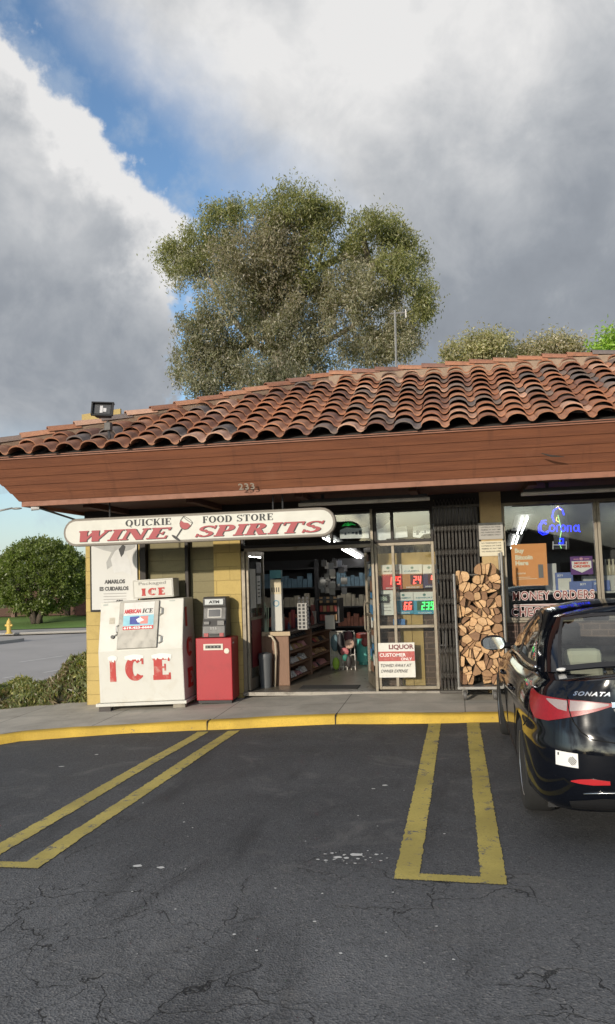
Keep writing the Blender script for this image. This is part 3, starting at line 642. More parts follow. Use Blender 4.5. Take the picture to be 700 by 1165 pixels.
for z in (.19,.40,.60,.78):
    a=cpt(.05,-.02);b=cpt(2.65,-.02); mb.add([(a.x-.4,a.y,z+.05),(a.x,a.y,z),(b.x,b.y,z),(b.x-.4,b.y,z+.05),(a.x-.4,a.y,z+.065),(a.x,a.y,z+.03),(b.x,b.y,z+.03),(b.x-.4,b.y,z+.065)],[(0,1,2,3),(4,5,6,7),(0,1,5,4),(1,2,6,5),(2,3,7,6),(3,0,4,7)])
mb.box(-2.93,12.02,.15,-2.88,14.7,.9); mb.build('shelf',WOOD,ct)
SN=[mat('snack_white',(.6,.58,.55),.5),mat('snack_red',(.38,.05,.04),.5),mat('snack_tan',(.45,.27,.12),.5),mat('snack_pink',(.55,.25,.25),.5),mat('snack_green',(.08,.2,.08),.5),mat('snack_blue',(.05,.12,.3),.5),mat('snack_black',(.03,.03,.035),.5)]
snacks=[]
WT={0:[0,0,0,6,4],1:[0,0,0,4,6],2:[0,0,0,2,5],3:[0,3,3,0,1]}
lab=['lowest','second lowest','second highest','top']
for bay in (0,1):
    for r,z in enumerate((.22,.43,.63,.81)):
        for k in range(7):
            a=.12+bay*1.28+k*.155+rs.uniform(-.01,.01); p=cpt(a,-.09); 
            mi=rs.choice([0,0,3,2] if (bay==0 and r<3) else [1,2,2,3,6]) if r<3 else 6
            w=.115; mb=MB(); d=rs.uniform(-.02,.02); hh=.07+rs.uniform(-.01,.03)
            P=[(-.05,-.045),(.045+d,-.05),(.055,.04),(-.04,.05)]
            base=[(p.x+x*1.3,p.y+y*1.25,z+.015) for x,y in P]; top=[(p.x+x*.9-.03,p.y+y*1.1,z+hh) for x,y in P]
            mb.add(base+top,[(0,1,2,3),(4,5,6,7),(0,1,5,4),(1,2,6,5),(2,3,7,6),(3,0,4,7)])
            o=mb.build('snack_bag',SN[mi],loc=(p.x,p.y,z+.015),bevel=.008)
            tag(o,'snack packet on the %s shelf of the %s bay of the brown counter'%(lab[r],('nearer','farther')[bay]),'snack','snack packets on the counter shelves')
# rail and bin beside the counter
a=at(303,723,Y=11.9); mb=MB(); mb.tube([a,at(309,724,Y=11.9),at(313,730,Y=11.9),at(314,742,Y=11.9),at(313,782,Y=11.9)],.018,8); tag(mb.build('rail',mat('pale_pipe',(.45,.38,.28),.5),loc=tuple(at(313,783,Y=11.9)),smooth=True),'pale bent rail post in front of the counter end','rail')
tb=thing('trash_can',(-2.83,11.80,.15),'grey plastic waste bin between the open left door and counter','bin')
MB().lathe([(.085,0),(.10,.42),(.108,.42),(.108,.45),(.095,.45)],14,Matrix.Translation((-2.83,11.80,.15))).build('bin_body',mat('grey_plastic',(.10,.105,.11),.5),tb,smooth=True,auto=40); MB().lathe([(.108,.45),(.10,.49),(.03,.51)],14,Matrix.Translation((-2.83,11.80,.15))).build('lid',mat('grey_plastic',(.10,.105,.11)),tb,smooth=True,auto=40)
mt=MB(); mt.box(-2.30,11.55,.151,-1.45,11.92,.162); tag(mt.build('door_mat',mat('mat_black',(.03,.028,.026),.95,bump=.6,bscale=60),loc=(-1.9,11.7,.15),bevel=.004),'dark rubber doormat just inside the open doorway','mat')
# things on the counter
def P2(x,y,Y): return at(x,y,Y=Y)
def standup(name,x0,y0,x1,y1,Y,m,label,cat,d=.12,extra=None):
    a=P2(x0,y1,Y); b=P2(x1,y0,Y); z0=.945; mb=MB().box(a.x,Y,z0,b.x,Y+d,b.z); t=thing(name,((a.x+b.x)/2,Y,z0),label,cat); mb.build('body',m,t,bevel=.006)
    if extra: extra(t,a,b)
    return t
def dispx(t,a,b):
    Y=12.09; w=b.x-a.x
    MB().box(a.x+.005,Y-.004,1.50,b.x-.005,Y+.0,1.72).build('header_card',mat('cream_card',(.55,.48,.33),.7),t)
    MB().box(a.x,Y-.002,1.74,b.x,Y+.10,1.86).build('top_card',mat('teal_card',(.06,.22,.26),.6,var=.3,vscale=30),t)
    mb=MB(); c=Vector(((a.x+b.x)/2,Y-.005,1.36)); mb.add([(c.x+.05*math.cos(k*PI/8),c.y,c.z+.05*math.sin(k*PI/8)) for k in range(16)]+[(c.x+.035*math.cos(k*PI/8),c.y,c.z+.035*math.sin(k*PI/8)) for k in range(16)],[(k,(k+1)%16,16+(k+1)%16,16+k) for k in range(16)]); mb.build('ring_print',mat('print_blue',(.1,.25,.35),.6),t)
    mb=MB()
    for k in range(4): mb.box(a.x+.02+k*.035,Y-.006,1.53,a.x+.035+k*.035,Y-.004,1.60)
    mb.build('slot',INK,t)
standup('counter_display',309,662,320,719,12.09,mat('white_card',(.50,.49,.44),.6),'tall white cardboard dispenser with teal top standing on the counter','display',.10,dispx)
def lot(t,a,b):
    mb=MB()
    for r in range(9):
        for c in range(3): mb.box(a.x+.018+c*.062,12.295,a.z+.04+r*.055,a.x+.055+c*.062,12.2985,a.z+.078+r*.055)
    mb.build('slot',INK,t)
standup('ticket_rack',339,686,349,718,12.30,mat('rack_white',(.33,.32,.30),.6),'pale lottery ticket rack with dark slots on the counter','rack',.08,lot)
cl=random.Random(9)
cols=[(.20,.05,.04),(.25,.2,.12),(.05,.05,.06),(.12,.13,.12),(.3,.28,.25),(.35,.05,.05),(.08,.1,.16)]
for k in range(15):
    x=318+k*3.7+cl.uniform(-1,1); Y=12.05+cl.uniform(.05,.35)+k*.12; a=P2(x,718,Y); h=cl.uniform(.10,.34); w=cl.uniform(.04,.08); c=cl.choice(cols); m=mat('goods_%d'%cols.index(c),c,.5,var=.3,vscale=20)
    if not(-3.0<a.x<cpt(Y-11.98).x-.03): a.x=cpt(Y-11.98).x-.08
    if k%3==0:
        mb=MB().lathe([(w*.45,0),(w*.5,.01),(w*.5,h*.6),(w*.2,h*.78),(w*.18,h),(w*.1,h+.002)],10,Matrix.Translation((a.x,Y,.942))); o=mb.build('bottle',m,loc=(a.x,Y,.942),smooth=True,auto=50); tag(o,'small dark bottle among the clutter on the counter top','bottle','small bottles on the counter')
    else:
        o=MB().box(a.x-w/2,Y,.942,a.x+w/2,Y+.06,.942+h).build('goods_box',m,loc=(a.x,Y,.942),bevel=.004); tag(o,'small carton among the clutter on the counter top','carton','small cartons on the counter')
# straws left of the dispenser
mb=MB(); rs2=random.Random(2)
for k in range(5): p=P2(301.5+k*.9,719,12.05); mb.tube([p,p+Vector((rs2.uniform(-.02,.02),0,.30+.07*(k%3)))],.008,5)
o=mb.build('flag_stick',mat('pale_green',(.35,.42,.3),.6),loc=tuple(P2(303,719,12.05))); tag(o,'bunch of pale sticks at the left end of the counter','sticks')
# cabinet with packages at the far end of the counter, hanging racks above
kb=thing('snack_cabinet',(-2.44,14.0,.945),'dark glazed cabinet holding brown packets at the far end of counter','cabinet')
a=P2(362,716,13.9);b=P2(386,681,13.9); MB().box(a.x,13.95,.945,b.x,14.4,b.z).build('back_panel',DARKIN,kb)
mb=MB(); frame_rect(mb,a.x,.945,b.x,b.z,13.86,.025,.06); mb.build('cabinet_frame',DGREY,kb)
for r in range(3):
    for k in range(5):
        x=a.x+.04+k*(b.x-a.x-.08)/5; MB().box(x,13.9,.99+r*.15,x+.05,13.94,1.09+r*.15).build('packet',SN[cl.choice([1,2,2,6])],kb)
c_=P2(370,716,13.8); d_=P2(380,700,13.8); MB().box(c_.x,13.83,c_.z,d_.x,13.845,d_.z).build('price_card',PAPER,kb)
for k in range(26):
    x=cl.uniform(362,392); y=cl.uniform(640,676); Y=cl.uniform(13.6,14.6); p=P2(x,y,Y)
    w=cl.uniform(.03,.06); mb=MB().box(p.x-w,Y,p.z-.06,p.x+w,Y+.02,p.z+.05); mb.tube([p+Vector((0,.01,.05)),p+Vector((0,.01,.075))],.004,4)
    o=mb.build('hanging_packet',mat('pk%d'%(k%4),[(.12,.12,.13),(.05,.05,.055),(.22,.21,.2),(.09,.1,.12)][k%4],.35,spec=.6),loc=tuple(p+Vector((0,0,.075)))); tag(o,'dark packet hanging above the far end of the counter','packet','packets hanging over the counter')
# low wire rack with bags, cooler
rk=thing('wire_rack',(-1.98,13.9,.15),'white wire rack hung with bags at the end of the aisle','rack')
WIRE=mat('white_wire',(.62,.60,.55),.5)
a=P2(377,762,13.9);b=P2(403,719,13.9)
MB().box(a.x,13.98,.20,P2(388,762,13.9).x,14.0,b.z).build('back_board',mat('pale_board',(.55,.52,.42),.6),rk)
mb=MB()
for k in range(7):
    x=a.x+(b.x-a.x)*k/6; mb.tube([(x,13.9,.15),(x,13.9,b.z)],.008,5)
for z in (.2,.4,.6,.8): mb.tube([(a.x,13.9,z),(b.x,13.9,z)],.007,5)
mb.build('rack_wires',WIRE,rk)
for i,(x0,y0,x1,y1,c,nm) in enumerate([(377,722,385,741,(.10,.17,.20),'teal grey'),(384,720,391,745,(.025,.025,.03),'black'),(392,718,401,731,(.07,.02,.03),'dark maroon'),(393,727,403,738,(.55,.38,.30),'pale pink'),(388,737,397,746,(.45,.14,.15),'red checked'),(379,748,386,762,(.33,.55,.06),'lime green'),(390,744,396,752,(.03,.17,.13),'dark green'),(394,746,400,760,(.03,.025,.025),'small black')]):
    Y=13.84-.012*i; p=P2(x0,y1,Y); q=P2(x1,y0,Y); cx,cz=(p.x+q.x)/2,(p.z+q.z)/2; mb=MB().sphere((cx,Y,cz),(abs(q.x-p.x)/2*1.1,.035,abs(q.z-p.z)/2*1.05),10,8)
    o=mb.build('bag',mat('bag_%d'%i,c,.6,var=.25,vscale=30),loc=(cx,Y,cz),smooth=True); tag(o,nm+' bag hanging on the white wire rack','bag','bags on the wire rack')
fz=thing('drinks_cooler',(-1.66,14.7,.15),'turquoise barrel drinks cooler with a red rim at the back of the aisle','cooler')
a=P2(404.5,757,14.5);b=P2(424,722,14.5); r_=(b.x-a.x)/2; M_=Matrix.Translation((a.x+r_,14.75,.15))
MB().lathe([(r_*.8,0),(r_*.8,.05),(r_,.06),(r_,b.z-.22)],20,M_).build('barrel',mat('turquoise',(.12,.52,.46),.45,var=.1,vscale=4,dirt=.15,dcol=(.35,.6,.6)),fz,smooth=True,auto=40)
MB().lathe([(r_*1.04,b.z-.225),(r_*1.06,b.z-.20),(r_*1.05,b.z-.15),(r_*.8,b.z-.13)],20,M_).build('rim',mat('cooler_red',(.22,.03,.02),.5),fz,smooth=True,auto=40)
MB().sphere((a.x+r_*1.1,14.75-r_*.99,.55),(.07,.02,.08),10,6).build('badge',mat('badge_red',(.3,.06,.06),.5),fz)
# shelves of goods deep inside
for i,(X0,X1,Y) in enumerate([(-2.45,-.3,16.4),(-4.6,-2.9,16.6)]):
    sh=thing('goods_shelf',((X0+X1)/2,Y,.15),['dark shelf of goods deep inside behind the turquoise cooler','dark shelf of goods deep inside behind the counter'][i],'shelf')
    mb=MB()
    for z in (.3,.7,1.1,1.5,1.9): mb.box(X0,Y,z,X1,Y+.4,z+.03)
    mb.box(X0,Y+.4,.15,X1,Y+.43,2.1).box(X0-.03,Y,.15,X0,Y+.43,2.1).box(X1,Y,.15,X1+.03,Y+.43,2.1); mb.build('shelf_frame',DGREY,sh)
    for z in (.33,.73,1.13,1.53):
        mb=MB()
        x=X0+.04
        while x<X1-.1: w=cl.uniform(.06,.12); mb.box(x,Y+.03,z,x+w*.9,Y+.2,z+cl.uniform(.15,.3)); x+=w
        mb.build('goods_row',mat('goods_r%d'%int(z*10),[(.34,.31,.28),(.30,.12,.08),(.40,.36,.28),(.12,.20,.26)][int(z*2.5)%4],.5,var=.6,vscale=9),sh)
# ---- behind the glass by the door: price panels
def placard(name,x0,y0,x1,y1,Y,m,label,cat='sign',group=None,d=.012):
    a=P2(x0,y1,Y); b=P2(x1,y0,Y); t=thing(name,((a.x+b.x)/2,Y,a.z),label,cat,group); MB().box(a.x,Y,a.z,b.x,Y+d,b.z).build('board',m,t); return t,a,b
PW=mat('sign_white',(.74,.73,.68),.5,var=.05); PR=mat('sign_red',(.50,.025,.03),.5); PO=mat('sign_orange',(.50,.22,.06),.5); PV=mat('sign_violet',(.05,.03,.10),.5); PB=mat('sign_blue',(.04,.30,.45),.5); DIGR=mat('led_red',(1,.10,.07),.5,emit=2.6); DIGG=mat('led_green',(.08,1,.22),.5,emit=1.5); DBACK=mat('led_back',(.07,.01,.012),.5); GBACK=mat('led_back_green',(.01,.09,.03),.5)
SEG={'0':'abcdef','1':'bc','2':'abged','3':'abgcd','4':'fgbc','5':'afgcd','6':'afgedc','8':'abcdefg','9':'abcfgd'}
def digits(mb,s,o,w,h,t=.010):
    o=Vector(o); x=0; st=.12
    for ch in s:
        X0=o.x+x; sh=lambda z:.12*z
        S_={'a':(0,h-t,w,h),'d':(0,0,w,t),'g':(0,h/2-t/2,w,h/2+t/2),'f':(0,h/2,t,h),'b':(w-t,h/2,w,h),'e':(0,0,t,h/2),'c':(w-t,0,w,h/2)}
        for k in SEG[ch]:
            a,b,c,d=S_[k]; mb.quad((X0+a+sh(b),o.y,o.z+b),(X0+c+sh(b),o.y,o.z+b),(X0+c+sh(d),o.y,o.z+d),(X0+a+sh(d),o.y,o.z+d))
        x+=w*1.45
Yp=WY+.20
for nm,x0,y0,x1,y1,dg,band,led,label,cap in [
  ('price_sign',434.5,642,457.5,671,'195',PR,DIGR,'price sign showing red digits 195 behind the door-side glass','MARLBORO'),
  ('price_sign',457.8,642,481,670,'24',PO,DIGR,'price sign with red digits 24 on an orange band behind glass','CAMEL'),
  ('price_sign',481.3,642,496,669,'4',PV,DIGR,'price sign with a violet band at the upper right by the gate','VIRGINIA'),
  ('price_sign',448,673.5,470.5,699,'66',PB,DIGR,'price sign with red digits on a blue band above the blue note','PARLIAMENT'),
  ('price_sign',471,673,495.5,699,'239',PB,DIGG,'price sign showing green digits 239 behind glass','NEWPORT')]:
    t,a,b=placard(nm,x0,y0,x1,y1,Yp,PW,label,'price sign','tobacco price signs behind the glass')
    W_=b.x-a.x; H_=b.z-a.z; f=.62
    MB().box(a.x+.001,Yp-.004,a.z+.001,b.x-.001,Yp-.0005,a.z+H_*f).build('colour_band',band,t)
    MB().box(a.x+W_*(.16 if len(dg)>2 else .40),Yp-.007,a.z+H_*.17,b.x-.01,Yp-.0045,a.z+H_*(f-.03)).build('display',GBACK if led is DIGG else (DBACK if band is not PR else PR),t)
    mb=MB(); dw=.042 if len(dg)>1 else .042; digits(mb,dg,(b.x-.022-len(dg)*dw*1.42,Yp-.009,a.z+H_*.20),dw,.105,.013); mb.build('digits',led,t)
    if cap=='MARLBORO' or len(dg)>1:
        mb=MB(); text(mb,{'MARLBORO':'MARLBORO','CAMEL':'CAMEL','PARLIAMENT':'PARLIAMENT','NEWPORT':'NEWPORT'}[cap],((a.x+b.x)/2,Yp,a.z+H_*.70),w=W_*.75,h=.022,bold=.02,align='C',lift=.004); mb.build('lettering',INK if cap=='MARLBORO' else mat('teal_ink',(.05,.22,.28),.6),t)
    mb=MB(); text(mb,'THOUSAND' if band is PB else 'MINIMUM',((a.x+b.x)/2,Yp,a.z+.008),w=W_*.6,h=.022,bold=.02,align='C',lift=.006); mb.build('lettering',WTXT,t)
    mb=MB(); mb.sphere(((a.x+b.x)/2-(.05 if cap=='MARLBORO' else 0),Yp-.002,a.z+H_*.87),(.022,.003,.018),10,6); mb.build('emblem',mat('emblem_green',(.12,.25,.22),.6),t)
t,a,b=placard('notice',434.5,671.5,447.5,700,Yp+.005,PW,'white notice left of the lower price signs behind the glass'); 
mb=MB()
for k in range(6): mb.box(a.x+.03,Yp,b.z-.06-k*.045,b.x-.04,Yp+.004,b.z-.052-k*.045)
mb.build('print',mat('faint_ink',(.3,.28,.27),.7),t)
t,a,b=placard('small_display',432,676,442.5,686,Yp-.03,BLACK,'small black device with pale figures hung by the door','device',d=.03); mb=MB(); text(mb,'186',(a.x+.02,Yp-.03,a.z+.03),w=.09,h=.06,bold=.02); mb.build('lettering',mat('pale_digit',(.4,.45,.36),.6,emit=.3),t)
o=MB().box(P2(448,714,Yp).x,Yp-.02,P2(448,714,Yp).z,P2(461,704,Yp).x,Yp-.012,P2(461,704,Yp).z).build('blue_note',mat('blue_paper',(.08,.22,.50),.6),loc=(P2(455,714,Yp).x,Yp-.02,P2(448,714,Yp).z)); tag(o,'small blue paper note taped below the price signs','note')
t,a,b=placard('liquor_sign',431.5,731,471.5,771,WY+.022,PAPER,'worn white and red notice reading LIQUOR on the lower door-side glass'); Yq=WY+.022;W_=b.x-a.x;H_=b.z-a.z
MB().box(a.x+.002,Yq-.003,a.z+H_*.47,b.x-.002,Yq-.0005,a.z+H_*.75).build('red_band',mat('worn_red',(.42,.09,.08),.7,var=.35,vscale=25,dirt=.4,dcol=(.55,.45,.4)),t)
mb=MB(); text(mb,'LIQUOR',(a.x+W_*.30,Yq,a.z+H_*.79),w=W_*.68,h=H_*.16,bold=.035); mb.build('lettering',mat('dark_red_ink',(.16,.03,.035),.6),t)
mb=MB(); text(mb,'CUSTOMER',(a.x+W_*.04,Yq,a.z+H_*.60),w=W_*.72,h=H_*.10,bold=.02,lift=.005); text(mb,'ONLY',(a.x+W_*.62,Yq,a.z+H_*.49),w=W_*.3,h=H_*.08,bold=.02,lift=.005); mb.build('lettering',WTXT,t)
mb=MB(); text(mb,'TOWED AWAY AT',(a.x+W_*.06,Yq,a.z+H_*.30),w=W_*.84,h=H_*.09,bold=.012,shear=.3,lift=.004); text(mb,'OWNER EXPENSE',(a.x+W_*.06,Yq,a.z+H_*.14),w=W_*.74,h=H_*.09,bold=.012,shear=.3,lift=.004); mb.build('lettering',INK,t)
# scooped-out clutter on the top of the partition
for k in range(9):
    x=-1.08+k*.088; w=cl.uniform(.03,.06); o=MB().box(x,WY+.31,2.042,x+w,WY+.38,2.042+cl.uniform(.04,.12)).build('carton',BLACK,loc=(x,WY+.31,2.042),bevel=.004); tag(o,'small dark carton on top of the yellow board by the door','carton','dark cartons over the price signs')
# palm neon in the transom
mb=MB(); p0=P2(397,598,WY+.12); 
for a_ in (20,55,100,140,170): mb.tube([p0,p0+Vector((.06*math.cos(R(a_)),0,.05*math.sin(R(a_)))),p0+Vector((.10*math.cos(R(a_)),0,.035*math.sin(R(a_))-.01))],.005,5)
o=mb.build('palm_neon',mat('neon_green',(.05,.9,.15),.5,emit=.2),loc=tuple(p0)); tag(o,'small green neon palm in the transom above the doorway','neon sign')
mb=MB(); mb.tube([P2(388,604,WY+.12),P2(400,606,WY+.12),P2(410,603,WY+.12),P2(418,606,WY+.12)],.012,5); o=mb.build('blue_neon',mat('neon_dimblue',(.03,.10,.6),.5,emit=.5),loc=tuple(P2(388,604,WY+.12))); tag(o,'blue wavy neon line in the transom above the doorway','neon sign')
for i,(pts_,l_) in enumerate([([(387,603),(394,600),(408,601),(419,599),(420,612),(387,613)],'white sheet added as sky reflection behind the transom glass over the doorway'),([(427,604),(436,600),(445,590),(452,600),(463,598),(464,611),(440,613),(432,622),(427,622)],'white peaked sheet added as sky reflection in the transom over the price signs'),([(470,599),(494,596),(494,606),(482,608),(478,612),(470,611)],'small white sheet added as sky reflection in the transom beside the steel gate')]):  # added white sheets stand in for bright sky mirrored in the transom panes
    Yt=WY+.10; P=[at(x,y,Y=Yt) for x,y in pts_]; c=P[0]; t=thing('reflection_sheet',tuple(c),l_,'sky reflection'); mb=MB(); mb.prism([(p.x,p.z) for p in P],(0,Yt,0),(1,0,0),(0,0,1),(0,.004,0)); mb.build('sheet',mat('reflection_white',(.86,.87,.88),.6,var=.2,vscale=12),t)
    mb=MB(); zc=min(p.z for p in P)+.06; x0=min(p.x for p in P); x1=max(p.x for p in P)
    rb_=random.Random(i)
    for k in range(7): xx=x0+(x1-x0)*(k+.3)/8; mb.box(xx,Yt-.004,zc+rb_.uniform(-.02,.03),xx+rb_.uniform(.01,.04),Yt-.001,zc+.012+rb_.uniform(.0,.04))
    mb.build('sheet_marks',mat('sheet_mark_dark',(.10,.12,.16),.7),t)
# ---- folding security gate
GM=mat('gate_steel',(.085,.078,.07),.55,.5,dirt=.5,dcol=(.05,.03,.02))
gt=thing('folding_gate',(0.01,WY-.06,.15),'collapsed grey steel folding security gate between glazing and tan pillar','gate')
for k in range(13):
    x=-.275+k*.0475; mb=MB(); mb.box(x-.010,WY-.075,.17,x-.004,WY-.035,2.62).box(x-.010,WY-.039,.17,x+.010,WY-.035,2.62).box(x+.004,WY-.075,.17,x+.010,WY-.039,2.62); mb.build('bar',GM,gt)
for z in [.30+.33*k for k in range(8)]:
    mb=MB()
    for k in range(12):
        x=-.275+k*.0475; mb.tube([(x,WY-.08,z),(x+.0475,WY-.08,z+.13)],.006,4); mb.tube([(x+.0475,WY-.086,z),(x,WY-.086,z+.13)],.006,4)
    mb.build('lattice',GM,gt)
for z in (.135,2.625): MB().box(-.295,WY-.09,z,.33,WY-.02,z+.03).build('track',GM,gt)
# notices on the tan pillar
for (x0,y0,x1,y1,m,lb,n_) in [(545,594,572,614,mat('grey_card',(.36,.34,.31),.7),'grey printed notice, the upper one on the tan pillar',5),(546,615,573,633,mat('cream_card2',(.62,.56,.42),.7),'cream printed notice below the grey one on the tan pillar',4)]:
    t,a,b=placard('notice',x0,y0,x1,y1,WY-.045,m,lb)
    mb=MB()
    for k in range(n_):
        z=b.z-.035-k*(b.z-a.z-.05)/n_; text(mb,['NO TRESPASSING OR','LOITERING ON THESE','PREMISES AT ANY TIME','NO PARKING HERE','CUSTOMERS ONLY'][k],((a.x+b.x)/2,WY-.045,z),w=(b.x-a.x)*.8,h=.018,bold=.01,align='C')
    mb.build('lettering',INK,t)
# ---- right window display
Yw=WY+.03
t,a,b=placard('bitcoin_poster',584,618,621.5,667,Yw+.05,mat('poster_orange',(.80,.34,.115),.6,var=.06),'orange poster reading Buy Bitcoin Here inside the right window','poster',d=.006)
W_=b.x-a.x;H_=b.z-a.z; mb=MB()
for k,s_ in enumerate(('Buy','Bitcoin','Here')): text(mb,s_,(a.x+W_*.10,Yw+.05,b.z-H_*(.24+.135*k)),h=H_*.115*(1.22 if k==0 else 1),bold=.05)
text(mb,'coinme',(a.x+W_*.12,Yw+.05,a.z+H_*.28),h=H_*.05,bold=.02); mb.box(a.x+W_*.12,Yw+.046,a.z+H_*.2,a.x+W_*.5,Yw+.048,a.z+H_*.212).box(a.x+W_*.12,Yw+.046,a.z+H_*.16,a.x+W_*.7,Yw+.048,a.z+H_*.172)
mb.build('lettering',mat('poster_cream',(.85,.78,.62),.6),t)
mb=MB(); mb.box(a.x+W_*.74,Yw+.044,a.z+H_*.18,a.x+W_*.88,Yw+.048,a.z+H_*.50); mb.build('phone_print',mat('poster_phone',(.2,.18,.18),.6),t)
# neon beer sign with a parrot
nb=thing('neon_beer_sign',(1.33,Yw+.14,1.85),'blue neon beer sign with a parrot hanging in the right window','neon sign')
NB=mat('neon_blue',(.008,.02,1),.5,emit=3.6); NY=mat('neon_yellow',(1,.65,.12),.5,emit=2.2); NG=mat('neon_lime',(.35,.8,.25),.5,emit=1.0); NR=mat('neon_red_dim',(.3,.05,.04),.5,emit=.3)
MB().box(at(628,575,Y=Yw+.2).x,Yw+.19,at(628,625,Y=Yw+.2).z,at(645,575,Y=Yw+.2).x,Yw+.20,at(640,573,Y=Yw+.2).z).build('back_plate',mat('smoke_plate',(.02,.018,.018),.4),nb)
pz=lambda x,y: at(x,y,Y=Yw+.14)
mb=MB()
mb.tube([pz(622,596),pz(618,594),pz(615,598),pz(616,604),pz(620,606.5),pz(624,604)],.010,6)     # C with flourish
mb.tube([pz(625,603),pz(623,607),pz(618,608.5),pz(613,605),pz(613,599),pz(617,592.5),pz(622,592)],.007,6)
for x in (628.5,): mb.tube([pz(x+3*math.cos(k*PI/4),601-3.6*math.sin(k*PI/4)) for k in range(8)],.008,6,closed=True)
mb.tube([pz(634,605),pz(634,598),pz(637,597)],.008,6); mb.tube([pz(641+2.6*math.cos(k*PI/4),601-3.6*math.sin(k*PI/4)) for k in range(8)],.008,6,closed=True)
mb.tube([pz(646,605),pz(646,598),pz(649.5,598),pz(650,605)],.008,6); mb.tube([pz(655.5+2.4*math.cos(k*PI/4),601-3.4*math.sin(k*PI/4)) for k in range(8)],.008,6,closed=True); mb.tube([pz(658.5,597),pz(658.7,604),pz(660.5,605)],.008,6)
mb.build('script_tubes',NB,nb,smooth=True)
mb=MB(); mb.tube([pz(631,594),pz(628.5,588),pz(630,581),pz(635,577),pz(640,580),pz(642,586)],.009,6); mb.tube([pz(636,618),pz(641,618),pz(641,613),pz(637,613)],.012,6); mb.build('bird_tubes',NB,nb,smooth=True)
mb=MB(); mb.tube([pz(633,578),pz(635,576),pz(637,579),pz(639,580)],.008,6); mb.tube([pz(634,588),pz(633,592),pz(636,594)],.005,6); mb.build('beak_tubes',NY,nb,smooth=True)
mb=MB(); mb.tube([pz(635,586),pz(637,594),pz(639,604),pz(637.5,612),pz(637,619),pz(639,624)],.006,6); mb.build('stem_tube',NG,nb,smooth=True)
mb=MB(); mb.tube([pz(629.5,616),pz(629.5,625)],.008,5); mb.tube([pz(644.5,616),pz(644.5,625)],.008,5); mb.tube([pz(629,620),pz(645,620)],.008,5); mb.build('stand',WHITE,nb)
# boxes and bottles on the window shelf
MB().box(.7,WY+.22,1.40,4.3,WY+.75,1.425).build('display_shelf',mat('shelf_white',(.45,.44,.42),.6),shop)
VB=mat('carton_blue',(.13,.18,.42),.6,var=.1,vscale=4)
sz=1.428
for i,(x0,x1,zt,dp,l,m_) in enumerate([(633,652,651,.0,'blue carton with a white label, left of the window boxes',VB),(649,674,661,-.08,'wide blue carton with white lettering in front of the window boxes',VB),(674.5,694,660,-.05,'blue carton beside the window post',VB),(622,633,641,.05,'plain white carton behind the orange poster',WHITE)]):
    Y=WY+.34+dp; a=at(x0,670,Y=Y); b=at(x1,zt,Y=Y); t=thing('carton',((a.x+b.x)/2,Y,sz),l,'carton','cartons on the window shelf')
    MB().box(a.x,Y,sz,b.x,Y+.2,b.z).build('box_body',m_,t,bevel=.004)
    if i<3:
        mb=MB(); text(mb,'SKYY',(a.x+(b.x-a.x)*(.1 if i!=1 else .45),Y,b.z-.055),w=.08,h=.03,bold=.03,lift=.002); mb.build('lettering',WTXT,t)
    if i==0: MB().box(a.x+.03,Y-.003,sz+.02,b.x-.03,Y-.001,b.z-.08).build('label_print',PAPER,t)
t,a,b=placard('money_order_sign',650,632.5,674,654,WY+.10,mat('poster_violet',(.13,.04,.20),.6),'violet sign reading MONEY ORDERS in red on a white badge')
W_=b.x-a.x;H_=b.z-a.z; MB().prism([(W_*.06,H_*.35),(W_*.5,H_*.10),(W_*.94,H_*.35),(W_*.94,H_*.74),(W_*.06,H_*.74)],(a.x,WY+.099,a.z),(1,0,0),(0,0,1),(0,-.003,0)).build('badge',WTXT,t)
mb=MB(); text(mb,'MONEY',((a.x+b.x)/2,WY+.096,a.z+H_*.56),w=W_*.66,h=H_*.14,bold=.05,align='C'); text(mb,'ORDERS',((a.x+b.x)/2,WY+.096,a.z+H_*.38),w=W_*.76,h=H_*.14,bold=.05,align='C'); mb.build('lettering',mat('orange_red_ink',(.65,.06,.03),.6),t)
mb=MB(); mb.sphere(((a.x+b.x)/2,WY+.098,a.z+H_*.86),(.025,.004,.02),12,6); mb.box(a.x+W_*.15,WY+.096,a.z+H_*.83,a.x+W_*.38,WY+.099,a.z+H_*.87).box(a.x+W_*.62,WY+.096,a.z+H_*.83,a.x+W_*.85,WY+.099,a.z+H_*.87); mb.build('emblem',mat('pink_print',(.6,.3,.4),.6),t)
JM=mat('jug_glass',(.42,.38,.28),.25,var=.2,vscale=20)
for k in range(7):
    x=672+k*4.4; Y=WY+.40+.03*(k%2); p=at(x,650,Y=Y); o=MB().lathe([(.028,0),(.032,.02),(.032,.12),(.013,.15),(.013,.19),(.018,.195),(.018,.215),(.005,.22)],12,Matrix.Translation((p.x,Y,sz+.21))).build('bottle',JM,loc=(p.x,Y,sz+.21),smooth=True,auto=40); tag(o,'pale bottle in the row on the cartons behind the window post','bottle','pale bottles in the window')
MB().box(at(664,670,Y=WY+.38).x,WY+.36,sz,3.0,WY+.5,sz+.205).build('riser',mat('shelf_white',(.45,.44,.42)),shop)
